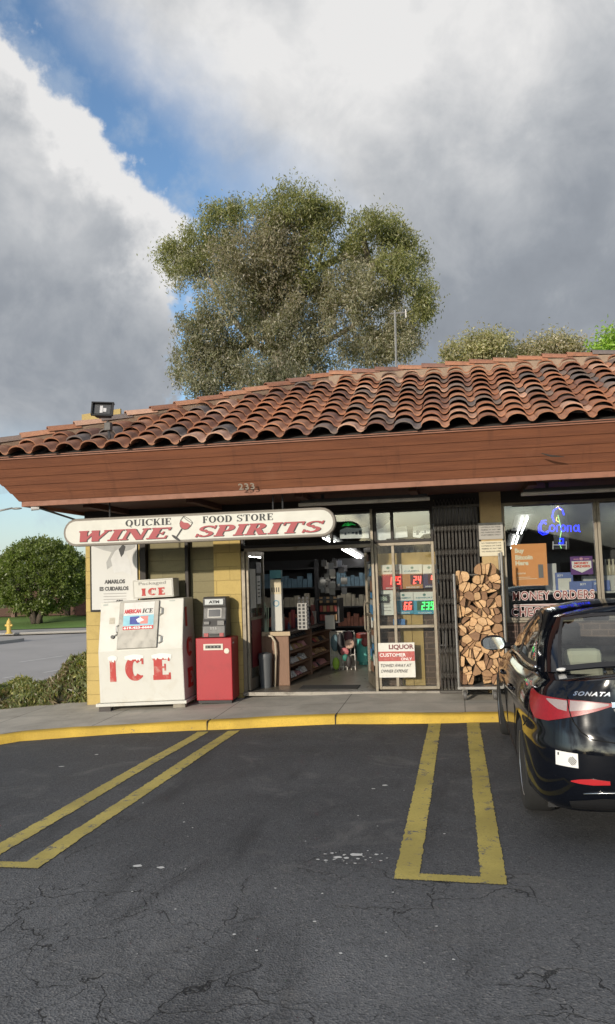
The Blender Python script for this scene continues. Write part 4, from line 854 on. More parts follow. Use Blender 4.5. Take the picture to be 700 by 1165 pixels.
# painted window lettering
PINK=mat('window_letter_outline',(.68,.58,.55),.6); DRED=mat('window_letter_red',(.17,.035,.03),.6)
yg=Yw+.034
def winlet(s,x0,y0,x1,hpx,label):
    p=at(x0,y0,Y=yg); q=at(x1,y0,Y=yg); hh=hpx/928*11.6; t=thing('window_lettering',(p.x,yg,p.z),label,'lettering')
    mb=MB(); text(mb,s,(p.x,yg,p.z),w=q.x-p.x,h=hh,bold=.06,lift=.002,space=1.12); mb.build('outline',PINK,t)
    mb=MB(); text(mb,s,(p.x+.006,yg,p.z+.006),w=q.x-p.x-.012,h=hh-.012,bold=.012,lift=.004,space=1.12); mb.build('letter_fill',DRED,t); return t
t=winlet('MONEY ORDERS',583.5,683.6,677.5,10.2,'MONEY ORDERS in dark red letters with pale outline on the window glass')
p=at(584,689.5,Y=yg);q=at(677,683,Y=yg); MB().box(p.x,yg-.004,p.z-.012,q.x,yg-.002,p.z+.018).build('underline',PINK,t); MB().box(p.x+.01,yg-.006,p.z-.003,q.x-.01,yg-.0045,p.z+.008).build('underline_core',DRED,t)
winlet('CHECKS',582,702,631,10.2,'CHECKS in dark red letters with pale outline, lower on the window glass')
# ================================================================ OUTSIDE FITTINGS
SY=9.93
CREAM=mat('sign_cream',(.54,.53,.47),.45,var=.05,vscale=3,dirt=.10,dcol=(.5,.45,.35)); SGREY=mat('sign_rim',(.20,.175,.145),.6,var=.1)
a=at(72,603,Y=SY); b=at(382,590,Y=SY); sx0,sx1=a.x,b.x; szc=(at(230,584,Y=SY).z+at(230,615.5,Y=SY).z)/2; sh_=.365/2
sg=thing('shop_sign',((sx0+sx1)/2,SY,szc),'long rounded cream hanging sign reading QUICKIE FOOD STORE, WINE SPIRITS','sign')
def stadium(r,x0,x1,n=10):
    return [(x0+r*-math.sin(PI*k/n),r*math.cos(PI*k/n)) for k in range(n+1)]+[(x1+r*math.sin(PI*k/n),-r*math.cos(PI*k/n)) for k in range(n+1)]
MB().prism(stadium(sh_,sx0+sh_,sx1-sh_),(0,SY,szc),(1,0,0),(0,0,1),(0,.09,0)).build('rim',SGREY,sg,bevel=.012)
MB().prism(stadium(sh_-.033,sx0+sh_,sx1-sh_),(0,SY-.004,szc),(1,0,0),(0,0,1),(0,.003,0)).build('face',CREAM,sg)
SL_=sx1-sx0; X_=lambda px:at(px,597,Y=SY).x
zb=szc-sh_
SRED=mat('sign_letter_red',(.30,.012,.022),.5)
mb=MB(); mb2=MB()
for s_,x0,x1 in (('WINE',83,191),('SPIRITS',221,366)):
    slabtext(mb,s_,(X_(x0)+.010,SY-.005,zb+.052),(1,0,0),(0,0,1),X_(x1)-X_(x0)-.03,.142,T=.25,t=.12,serif=.06,shear=.22,gap=.05,lift=.001)
    slabtext(mb2,s_,(X_(x0),SY-.005,zb+.058),(1,0,0),(0,0,1),X_(x1)-X_(x0)-.03,.142,T=.23,t=.11,serif=.06,shear=.22,gap=.05,lift=.004)
mb.build('letter_shadow',INK,sg); mb2.build('red_lettering',SRED,sg)
mb=MB()
for s_,x0,x1 in (('QUICKIE',143,195),('FOOD STORE',231,311)):
    slabtext(mb,s_,(X_(x0),SY-.005,zb+.232),(1,0,0),(0,0,1),X_(x1)-X_(x0),.086,T=.21,t=.085,serif=.05,gap=.09,lift=.001)
mb.build('black_lettering',INK,sg)
# wine glass emblem, leaning
gx=X_(200); M_=Matrix.Translation((gx,SY-.008,zb+.055))@Matrix.Rotation(R(36),4,'Y')@Matrix.Scale(1.22,4)
def flat(pts,y=0): return [(M_@Vector((p[0],y,p[1]))) for p in pts]
mb=MB(); 
bowl=[(-.062,.235),(-.066,.19),(-.055,.15),(-.03,.125),(0,.118),(.03,.125),(.055,.15),(.066,.19),(.062,.235)]
for p,q in zip(bowl,bowl[1:]):
    mb.add(flat([p,q,(q[0]*.9,q[1]+.006),(p[0]*.9,p[1]+.006)],-.003),[(0,1,2,3)])
mb.add(flat([(-.007,.118),(.007,.118),(.006,.02),(.012,.006),(-.012,.006),(-.006,.02)],-.0034),[(0,1,2,3,4,5)])
mb.add(flat([(.055*math.cos(2*PI*k/16),.004+.014*math.sin(2*PI*k/16)) for k in range(16)],-.0028),[tuple(range(16))])
ring=[(.062*math.cos(2*PI*k/16),.235+.013*math.sin(2*PI*k/16)) for k in range(16)]; ri=[(.054*math.cos(2*PI*k/16),.235+.008*math.sin(2*PI*k/16)) for k in range(16)]
mb.add(flat(ring+ri,-.0036),[(k,(k+1)%16,16+(k+1)%16,16+k) for k in range(16)])
mb.build('glass_outline',INK,sg)
mb=MB(); mb.add(flat([(-.058,.185),(-.052,.152),(-.028,.130),(0,.124),(.028,.130),(.052,.152),(.060,.20),(.02,.205),(-.02,.185)],-.0044),[tuple(range(9))]); mb.build('wine_print',SRED,sg)
for px in (125,311,322):
    p=at(px,585,Y=SY+.045); MB().tube([(p.x,SY+.045,szc+sh_-.01),(p.x,SY+.045,ZS)],.011,6).build('hanger',DGREY,sg)
# house number
hn=thing('house_number',tuple(at(283,553,Y=9.62)),'pale numerals 233 on the brown fascia above the sign','house number')
o=at(273,557.5,Y=9.64); up=(0,-.42,.60)
mb=MB(); text(mb,'233',(o.x,9.64-.03,o.z),u=(1,0,0),v=up,w=.20,h=.088,bold=.02,lift=.005,space=1.15); mb.build('numeral',mat('numeral_pale',(.42,.38,.32),.5,.3),hn)
# strip lights under the soffit
for x0,y0,x1,y1,l in ((340,574,489,565,'unlit pale strip light under the soffit above the open doorway'),(593,561,760,553,'unlit pale strip light under the soffit above the right window')):
    p=at(x0,y0,Y=10.5);q=at(x1,y1,Y=10.5); t=thing('soffit_light',((p.x+q.x)/2,10.5,ZS-.11),l,'light','strip lights under the soffit')
    MB().box(p.x,10.47,ZS-.145,q.x,10.54,ZS-.101).build('diffuser',mat('dull_diffuser',(.50,.46,.42),.6,dirt=.3),t,bevel=.008); MB().box(p.x+.03,10.45,ZS-.10,q.x-.03,10.56,ZS-.06).build('housing',DGREY,t)
    MB().box(p.x+.3,10.49,ZS-.06,p.x+.34,10.53,ZS).build('bracket',DGREY,t)
# flood light on the roof edge
fl=thing('flood_light',tuple(at(125,497,Y=9.45)),'black square flood light on a stem at the left roof edge','flood light')
b0=at(125,499,Y=9.45); t0=at(122.5,481,Y=9.45); MB().tube([b0,t0,t0+Vector((0,0,.02))],.018,8).build('stem',DGREY,fl); 
MB().box(t0.x-.03,9.41,t0.z-.10,t0.x+.05,9.49,t0.z+.0).build('junction_box',mat('grey_box',(.09,.085,.08),.6),fl,bevel=.006)
c_=at(117,467,Y=9.40); Mf=Matrix.Translation(c_)@Matrix.Rotation(R(14),4,'Z')@Matrix.Rotation(R(-14),4,'X')@Matrix.Rotation(R(3),4,'Y')
mb=MB(); mb.add([(-.12,-.02,-.075),(.12,-.02,-.075),(.12,-.02,.08),(-.12,-.02,.08),(-.09,.12,-.05),(.09,.12,-.05),(.09,.12,.06),(-.09,.12,.06)],[(0,1,5,4),(1,2,6,5),(2,3,7,6),(3,0,4,7),(4,5,6,7),(0,3,2,1)],Mf); mb.build('lamp_housing',BLACK,fl,bevel=.006)
mb=MB(); mb.box(-.135,-.06,.078,.14,.0,.092,Mf).box(-.135,-.055,-.08,-.118,-.02,.08,Mf).box(.118,-.055,-.08,.137,-.02,.08,Mf).box(-.13,-.045,-.088,.13,-.02,-.076,Mf); mb.build('rim',BLACK,fl)
MB().box(-.095,-.026,-.055,.10,-.022,.062,Mf).build('lens',mat('lens_grey',(.16,.155,.15),.15,.6),fl)
mb=MB(); mb.box(-.03,-.032,-.045,.005,-.028,.05,Mf).box(.01,-.032,-.03,.05,-.028,.02,Mf); mb.build('reflector',mat('reflector',(.65,.62,.6),.3,.3),fl)
# camera under the fascia corner
sc_=thing('security_camera',tuple(at(39,578,Y=9.75)),'small pale camera under the left corner of the brown fascia','camera')
p=at(39,578,Y=9.75); MB().cyl(p+Vector((-.035,-.02,-.01)),p+Vector((.05,.03,0)),.026,12).build('body',WHITE,sc_,smooth=True,auto=40); MB().box(p.x-.01,p.y-.01,p.z+.01,p.x+.02,p.y+.02,ZS-.04).build('bracket',WHITE,sc_)
mb=MB(); mb.tube([at(42,577,Y=9.78),at(88,592,Y=12.2)],.015,6); tag(mb.build('cable_pipe',DGREY,loc=tuple(at(42,577,Y=9.78))),'dark conduit running back under the left eave','pipe')
# pale board lying behind the hip, thin mast behind the ridge
a=at(93,473,Y=11.6); b=at(137,467,Y=11.6); zr=ZE+(a.x-XC)*math.tan(sA)
mb=MB(); mb.add([(a.x,11.6,a.z+.02),(b.x,11.6,b.z+.03),(b.x,11.64,b.z+.03),(a.x,11.64,a.z+.02),(a.x,11.6,a.z-.55),(b.x,11.6,b.z-.55),(b.x,11.64,b.z-.55),(a.x,11.64,a.z-.55)],[(0,1,2,3),(0,4,5,1),(1,5,6,2),(2,6,7,3),(3,7,4,0),(4,7,6,5)]); o=mb.build('roof_board',mat('yellow_board2',(.42,.31,.12),.8,var=.2),loc=(a.x,11.6,a.z-.5)); tag(o,'yellowish board standing behind the left hip of the tile roof','board')
mp_=thing('antenna_mast',(at(450,417,Y=15).x,15,3.9),'thin antenna mast with a small crossbar behind the roof ridge','antenna')
a=at(450,425,Y=15);b=at(449.5,353,Y=15); MB().tube([(a.x,15,ZR-.5),b],.022,6).build('mast',mat('galvanised',(.30,.29,.27),.5,.5),mp_); mb=MB(); mb.tube([b+Vector((-.10,0,-.06)),b+Vector((.22,0,-.06))],.018,5).tube([b+Vector((.2,0,-.16)),b+Vector((.2,0,.0))],.02,5); mb.build('crossbar',mat('galvanised',(.3,.29,.27)),mp_)
# ---- poster on the wall
a=at(104,694,Y=WY-.03); b=at(155.5,600,Y=WY-.03); pt=thing('wall_poster',((a.x+b.x)/2,WY-.03,a.z),'black and white poster reading AMARLOS ES CUIDARLOS on the yellow wall','poster')
MB().box(a.x-.02,WY-.018,a.z-.03,b.x+.005,WY-.001,b.z+.02).build('frame',mat('black_frame',(.015,.013,.012),.7),pt)
MB().box(a.x+.012,WY-.034,a.z,b.x,WY-.019,b.z).build('sheet',mat('poster_paper',(.56,.555,.53),.6,var=.08,vscale=1.5),pt)
y_=WY-.0345; sx_=lambda x,z:at(x,z,Y=y_)
def blob(mb,pts,l=0):
    P=[sx_(*p)-Vector((0,.001+l,0)) for p in pts]; mb.add(P,[tuple(range(len(P)))])
mb=MB(); blob(mb,[(107,600),(154,600),(154,622),(150,625),(140,628),(133,640),(122,648),(121,640),(127,628),(118,626),(107,622)]); mb.build('photo_print',mat('grey_print',(.36,.36,.35),.7,var=.35,vscale=9),pt)
mb=MB(); blob(mb,[(126,636),(131,627),(139,622),(144,630),(148,640),(150,655),(140,650),(130,652)],.001); blob(mb,[(107,603),(126,607),(133,612),(124,616),(107,614)],.001); mb.build('pale_print',mat('pale_print',(.58,.58,.57),.7,var=.15,vscale=9),pt)
mb=MB(); blob(mb,[(135,625),(140,619),(143,622),(141,630),(138,634)],.002); mb.build('dark_print',INK,pt)
mb=MB(); p=sx_(119,664.5); text(mb,'AMARLOS',p,w=.32,h=.062,bold=.05,lift=.004); p=sx_(113.5,672.5); text(mb,'ES CUIDARLOS',p,w=.45,h=.060,bold=.05,lift=.004); mb.build('lettering',mat('charcoal_ink',(.06,.06,.06),.6),pt)
mb=MB()
for k in range(3): p=sx_(118,676+k*3.2); q=sx_(144,676+k*3.2); mb.box(p.x,y_-.003,p.z,q.x,y_-.001,p.z+.008)
mb.build('small_print',mat('faint_ink',(.3,.28,.27),.7),pt)
mb=MB(); p=sx_(131,685); text(mb,'APA',p,w=.13,h=.03,bold=.09,lift=.004,shear=.2); mb.build('small_lettering',INK,pt)
# ---- ice freezer: local frame, x along the front, y back, z up
IM=mat('freezer_white',(.56,.55,.50),.45,var=.05,vscale=2,dirt=.22,dcol=(.40,.33,.22)); IG=mat('freezer_door_grey',(.25,.24,.215),.45,.2,dirt=.25)
pL=at(114,799,Y=10.66); W_=1.205; 
iz=thing('ice_freezer',(pL.x,10.66,.003),'white slant-front outdoor freezer with big red ICE lettering by the yellow wall','ice freezer',rot=(0,R(-1.6),R(2.5)))
def li(mb,name,m,**k): return mb.build(name,m,iz,local=True,**k)
HB=.10;HK=.80;HT=1.475;SB=.17;DP=.62
mb=MB(); mb.add([(0,0,HB),(W_,0,HB),(W_,0,HK),(0,0,HK),(W_,SB,HT),(0,SB,HT),(W_,DP,HT),(0,DP,HT),(W_,DP,HB),(0,DP,HB)],[(0,1,2,3),(3,2,4,5),(5,4,6,7),(7,6,8,9),(9,8,1,0),(0,3,5,7,9),(1,8,6,4,2)])
BODY=li(mb,'cabinet',IM,bevel=.012)
mb=MB(); mb.box(-.05,-.03,.055,W_+.03,DP,.098); li(mb,'plinth',IM,bevel=.006)
for x in (-.02,W_-.17):
    for y in (0,DP-.12): li(MB().box(x,y,-.02 if x<0 else .0,x+.17,y+.10,.053),'foot',mat('foot_block',(.30,.27,.22),.8,dirt=.5) if x>0 else mat('foot_dark',(.08,.07,.065),.8),bevel=.005)
slant=Vector((0,SB,HT-HK)).normalized(); nrm=Vector((1,0,0)).cross(slant)   # outward
def sp(x,s,l=0): return Vector((x,0,HK))+slant*s+nrm*l
HS=(HT-HK)/slant.z
def spoly(mb,pts,l0,l1): mb.prism(pts,sp(0,0,l0),(1,0,0),slant,nrm*(l1-l0))
dx0,dx1,ds0,ds1=.275,.845,.02,HS-.02
mb=MB(); spoly(mb,[(dx0,ds0),(dx1,ds0),(dx1+.02,ds1),(dx0+.02,ds1)],.002,.03); DO=li(mb,'door',IG,bevel=.006)
def sub(mb,name,m,parent,**k): return mb.build(name,m,parent,local=True,**k)
mb=MB(); spoly(mb,[(.35,ds0+.26),(.79,ds0+.26),(.80,ds1-.015),(.36,ds1-.015)],.031,.033); sub(mb,'label_sheet',WHITE,DO)
mb=MB(); spoly(mb,[(.352,ds0+.26),(.79,ds0+.26),(.79,ds0+.31),(.352,ds0+.31)],.0335,.0345); sub(mb,'red_band',REDT,DO)
mb=MB(); spoly(mb,[(.355,ds0+.315),(.79,ds0+.315),(.793,ds0+.46),(.355,ds0+.46)],.0335,.0342); sub(mb,'sky_print',mat('label_sky',(.25,.52,.62),.6,var=.35,vscale=14),DO)
mb=MB(); spoly(mb,[(.45,ds0+.335),(.60,ds0+.33),(.56,ds0+.38),(.62,ds0+.40),(.58,ds0+.445),(.45,ds0+.44)],.0345,.0352); sub(mb,'blue_print',mat('label_navy',(.04,.06,.30),.6,var=.4,vscale=40),DO)
mb=MB(); spoly(mb,[(.60,ds0+.335),(.71,ds0+.335),(.715,ds0+.445),(.60,ds0+.445)],.0345,.0352); sub(mb,'pink_print',mat('label_pink',(.62,.22,.20),.6,var=.4,vscale=30),DO)
mb=MB(); spoly(mb,[(.57,ds0+.355),(.66,ds0+.385),(.60,ds0+.43),(.54,ds0+.40)],.0354,.036); sub(mb,'white_print',WTXT,DO)
mb=MB(); text(mb,'AMERICAN',sp(.365,ds0+.485),u=(1,0,0),v=slant,w=.24,h=.062,bold=.05,lift=.036,shear=.0); sub(mb,'red_lettering',REDT,DO)
mb=MB(); slabtext(mb,'ICE',sp(.625,ds0+.485),(1,0,0),slant,.145,.062,T=.22,shear=.15,lift=.036); sub(mb,'black_lettering',INK,DO)
mb=MB(); text(mb,'619-423-6666',sp(.365,ds0+.268),u=(1,0,0),v=slant,w=.41,h=.034,bold=.05,lift=.036); sub(mb,'white_lettering',WTXT,DO)
for s_ in (.08,.47):
    mb=MB(); mb.tube([sp(.865,s_,.01),sp(.905,s_+.02,.022),sp(.905,s_+.09,.022),sp(.865,s_+.11,.01)],.011,6); sub(mb,'hinge',mat('chrome_worn',(.6,.58,.54),.3,.7),DO)
mb=MB(); mb.tube([sp(.285,.24,.02),sp(.265,.26,.045),sp(.268,.33,.045),sp(.29,.35,.03)],.012,6); mb.tube([sp(.21,.20,.01),sp(.285,.24,.03)],.008,5); sub(mb,'latch',mat('chrome_worn',(.6,.58,.54)),DO); 
mb=MB(); mb.cyl(sp(.205,.195,.0),sp(.205,.195,.03),.025,10); sub(mb,'lock',BLACK,DO)
mb=MB(); spoly(mb,[(.14,.38),(.22,.38),(.22,.47),(.14,.47)],.001,.003); li(mb,'faint_label',mat('faint_label',(.48,.44,.36),.7,var=.3,vscale=30))
mb=MB(); spoly(mb,[(.04,HS-.055),(.11,HS-.05),(.11,HS-.025),(.04,HS-.03)],.001,.003); spoly(mb,[(1.0,HS-.04),(1.08,HS-.04),(1.08,HS-.025),(1.0,HS-.025)],.001,.0035); li(mb,'maker_plate',mat('plate_grey',(.35,.38,.35),.5),)
mb=MB(); mb2=MB()
for ch,x0,w in (('I',.16,.09),('C',.38,.265),('E',.775,.25)):
    slabtext(mb,ch,(x0,0,.385),(1,0,0),(0,0,1),w,.335,T=.30 if ch!='I' else .9,t=.20,serif=.03,lift=.003)
li(mb,'ice_lettering',mat('ice_letter_red',(.43,.035,.03),.6,var=.15,dirt=.35,dcol=(.65,.6,.5)))
for x0,x1 in ((.15,.26),(.39,.64),(.775,1.035)):   # snow caps on the letters
    vs=[]; n=14; rr=random.Random(int(x0*100))
    lo=[(x0-.01+(x1-x0+.02)*k/n,.690-rr.uniform(.0,.045)*(1 if 0<k<n else 0)) for k in range(n+1)]; hi=[(x1+.01-(x1-x0+.02)*k/n,.722+.022*math.sin(PI*k/n)) for k in range(n+1)]
    mb2.prism(lo+hi,(0,-.0062,0),(1,0,0),(0,0,1),(0,-.0015,0))
li(mb2,'snow_print',mat('snow_white',(.75,.74,.70),.6))
mb=MB()
for ch,z in (('I',1.08),('C',.66),('E',.24)):
    slabtext(mb,ch,(W_+.002,.17,z),(0,1,0),(0,0,1),.26 if ch!='I' else .10,.27,T=.32 if ch!='I' else .9,t=.2,serif=.03,lift=.003)
li(mb,'side_lettering',mat('ice_letter_red',(.43,.035,.03)))
# lit-box header standing on the freezer
pb=thing('ice_header_box',(pL.x+.41,11.0,1.512),'white box sign reading Packaged ICE standing on top of the freezer','sign',rot=(0,R(-1.6),R(2.5)))
def lp(mb,name,m,**k): return mb.build(name,m,pb,local=True,**k)
lp(MB().box(-.045,-.02,.0,.555,.26,.265),'box_body',IM,bevel=.008)
mb=MB(); mb.box(-.03,-.024,.015,.54,-.021,.022).box(-.03,-.024,.243,.54,-.021,.25).box(-.03,-.024,.022,-.023,-.021,.243).box(.533,-.024,.022,.54,-.021,.243); lp(mb,'border_print',mat('border_grey',(.42,.40,.36),.7))
mb=MB(); text(mb,'Packaged',(.05,-.021,.175),w=.40,h=.055,bold=.012,lift=.003); lp(mb,'grey_lettering',mat('grey_ink',(.26,.25,.23),.6))
mb=MB(); slabtext(mb,'ICE',(.09,-.021,.035),(1,0,0),(0,0,1),.34,.105,T=.30,t=.18,serif=.04,gap=.22,lift=.003); lp(mb,'red_lettering',mat('ice_letter_red',(.43,.035,.03)))
# ---- cash machine
pa=at(224,797,Y=10.86); 
am=thing('cash_machine',(pa.x,10.86,.085),'cash machine with grey head on a bright red cabinet between freezer and door','cash machine',rot=(0,0,R(3)))
def la(mb,name,m,**k): return mb.build(name,m,am,local=True,**k)
w=.505; d=.42
CABI=la(MB().box(0,0,.02,w,d,.865),'cabinet',mat('cabinet_red',(.36,.012,.020),.42,var=.12,vscale=2.5,dirt=.22,dcol=(.15,.02,.02)),bevel=.01)
la(MB().box(.02,.02,-.02,w-.02,d-.02,.019),'plinth',BLACK)
mb=MB(); mb.box(.11,-.008,.70,.385,-.001,.785); la(mb,'slot_plate',mat('slot_plate',(.62,.58,.50),.5),bevel=.003)
mb=MB(); mb.box(.14,-.012,.725,.355,-.0085,.765); la(mb,'slot',BLACK)
mb=MB(); 
for k in range(4): mb.box(.155+k*.05,-.0155,.737,.175+k*.05,-.0125,.753)
la(mb,'slot_print',mat('grey_ink',(.26,.25,.23)))
mb=MB().lathe([(.036,0),(.038,.006),(.03,.012)],18,Matrix.Translation((.435,0,.685))@Matrix.Rotation(R(90),4,'X')); la(mb,'round_badge',mat('badge_pale',(.72,.62,.52),.5),smooth=True,auto=30)
mb=MB(); mb.box(w+.001,.05,.78,w+.004,.14,.80); la(mb,'side_label',WHITE)
HG=mat('head_grey',(.075,.072,.07),.45,var=.1,dirt=.2)
prof=[(.03,.868),(.03,.93),(.045,1.02),(.10,1.12),(.13,1.28),(.11,1.30),(.10,1.40),(.14,1.425),(.36,1.425),(.39,1.36),(.40,.868)]
mb=MB(); x0,x1=.085,.415; mb.prism([(a,b) for a,b in prof],(x0,0,0),(0,1,0),(0,0,1),(x1-x0,0,0)); HEAD=la(mb,'head',HG,bevel=.015)
mb=MB(); mb.box(x0+.035,.088,1.318,x1-.035,.098,1.392); la(mb,'header_light',mat('header_pale',(.48,.50,.50),.4))
mb=MB(); text(mb,'ATM',(.25,.088,1.335),w=.15,h=.04,bold=.06,align='C',lift=.003); la(mb,'lettering',INK)
def fp(x,s,l=0):   # on the screen face between (.10,1.12) and (.13,1.28)
    dv=Vector((0,.03,.16)).normalized(); n=Vector((1,0,0)).cross(dv); return Vector((x,.10,1.12))+dv*s+n*l,dv,n
o_,dv,n=fp(0,0,.001)
mb=MB(); mb.prism([(.15,.015),(.35,.015),(.35,.145),(.15,.145)],o_,(1,0,0),dv,n*.008); la(mb,'screen_bezel',mat('bezel',(.30,.29,.27),.4),bevel=.002)
mb=MB(); mb.prism([(.165,.03),(.335,.03),(.335,.13),(.165,.13)],o_+n*.0085,(1,0,0),dv,n*.002); la(mb,'screen',mat('screen_dark',(.02,.022,.03),.12),)
mb=MB()
for r_ in range(4):
    for c in range(3): mb.box(.20+c*.034,.040-.002*r_,.945+.018*r_,.225+c*.034,.05,.957+.018*r_)
la(mb,'keypad',mat('key_grey',(.32,.31,.30),.4))
mb=MB(); mb.box(.11,.04,1.045,.19,.08,1.09).box(.30,.035,1.03,.40,.08,1.10); la(mb,'card_reader',mat('reader_grey',(.16,.155,.15),.4),bevel=.006)
mb=MB(); mb.box(.115,.018,.88,.175,.032,.93).box(.335,.018,.88,.39,.032,.93); la(mb,'decal',mat('decal_red',(.35,.06,.06),.5))
mb=MB(); mb.box(.19,.012,.90,.32,.035,.915); la(mb,'cash_tray',BLACK,bevel=.003)
# ---- log cart
CYF=10.62
cl0=at(522.5,781,Y=CYF); cr0=at(578,779,Y=CYF); cw=cr0.x-cl0.x; ztop=at(519,653,Y=CYF).z; ztr=at(572.5,628,Y=CYF).z; zb_=.30; CD=.52
kt=thing('wheeled_cart',(cl0.x+cw/2,CYF+CD/2,.13),'tall wheeled steel cage cart packed with split firewood','cart')
ST=mat('cart_steel',(.30,.29,.27),.42,.6,dirt=.5,dcol=(.10,.08,.06))
for x,y,zt in ((cl0.x,CYF,ztop),(cr0.x,CYF,ztr),(cl0.x-.002,CYF+CD,ztop),(cr0.x,CYF+CD,ztr)):
    MB().tube([(x,y,zb_-.03),(x,y,zt)],.017,8).build('post',ST,kt,smooth=True,auto=40)
mb=MB()
for z in (.62,.95,1.28,ztop-.02): mb.tube([(cl0.x,CYF,z),(cl0.x,CYF+CD,z)],.011,6).tube([(cr0.x,CYF,z),(cr0.x,CYF+CD,z)],.011,6).tube([(cl0.x,CYF+CD,z),(cr0.x,CYF+CD,z)],.008,6)
for k in range(1,5): y=CYF+CD*k/5; mb.tube([(cl0.x,y,zb_),(cl0.x,y,ztop-.02)],.006,5).tube([(cr0.x,y,zb_),(cr0.x,y,ztop-.02)],.006,5)
mb.build('side_rails',ST,kt)
MB().box(cl0.x-.02,CYF-.02,zb_-.035,cr0.x+.02,CYF+CD+.02,zb_).build('base_tray',ST,kt,bevel=.004)
for x in (cl0.x+.07,cr0.x-.16):
    for y in (CYF+.06,CYF+CD-.08):
        cs=MB().cyl((x-.02,y,.13+.055),(x+.02,y,.13+.055),.055,16).build('caster',mat('caster_rubber',(.10,.095,.09),.6),kt,bevel=.004); mb=MB(); mb.box(x-.03,y-.015,.19,x-.024,y+.015,zb_-.036).box(x+.024,y-.015,.19,x+.03,y+.015,zb_-.036).box(x-.03,y-.03,zb_-.05,x+.03,y+.03,zb_-.036); mb.build('fork',ST,cs)
# split logs: jittered packing, each log a thing
def clip(poly,n,d):
    out=[]
    for i in range(len(poly)):
        p,q=poly[i],poly[(i+1)%len(poly)]; a=p[0]*n[0]+p[1]*n[1]-d; b=q[0]*n[0]+q[1]*n[1]-d
        if a<=0: out.append(p)
        if (a<0)!=(b<0): t=a/(a-b); out.append((p[0]+(q[0]-p[0])*t,p[1]+(q[1]-p[1])*t))
    return out
lr=random.Random(24); x0,x1=cl0.x+.025,cr0.x-.02; zlo=zb_+.01
def heap(x): t=(x-x0)/(x1-x0); return ztop-.01+.02*math.sin(t*9)+(.15*sm(t,.38,.66))
pts=[];z=zlo+.05;row=0
while z<heap(x1)+.06:
    n=5; 
    for k in range(n):
        x=x0+(k+.5+(.25 if row%2 else -.25))*(x1-x0)/n+lr.uniform(-.04,.04); zz=z+lr.uniform(-.034,.034)
        if x0<x<x1 and zz<heap(x)+.0: pts.append((x,zz))
    z+=.108; row+=1
LOGW,g_,b_,v_=fresh('split_wood')
gr=g_.noise(v_,14,6,.65,.6); g2=g_.noise(v_,90,4,.7); c_=g_.mix(g_.sstep(gr,.3,.7),(.66,.43,.23),(.50,.30,.15)); c_=g_.mix(g_.m('MULTIPLY',g_.sstep(g2,.5,.75),.45),c_,(.22,.12,.06)); g_.l.new(c_,b_.inputs['Base Color']); b_.inputs['Roughness'].default_value=.85
bp_=g_.node('ShaderNodeBump'); bp_.inputs['Strength'].default_value=.7; bp_.inputs['Distance'].default_value=.006; g_.l.new(g2,bp_.inputs['Height']); g_.l.new(bp_.outputs[0],b_.inputs['Normal'])
WOOD4=mat('split_wood_brown',(.24,.135,.075),.9,var=.4,vscale=14,bump=.8,bscale=50); BARK=mat('bark',(.11,.082,.062),.95,var=.45,vscale=18,bump=.9,bscale=30,stretch=(1,.25,1)); WOOD3=mat('split_wood_dark',(.36,.21,.11),.85,var=.35,vscale=16,bump=.7,bscale=60)
nlog=0
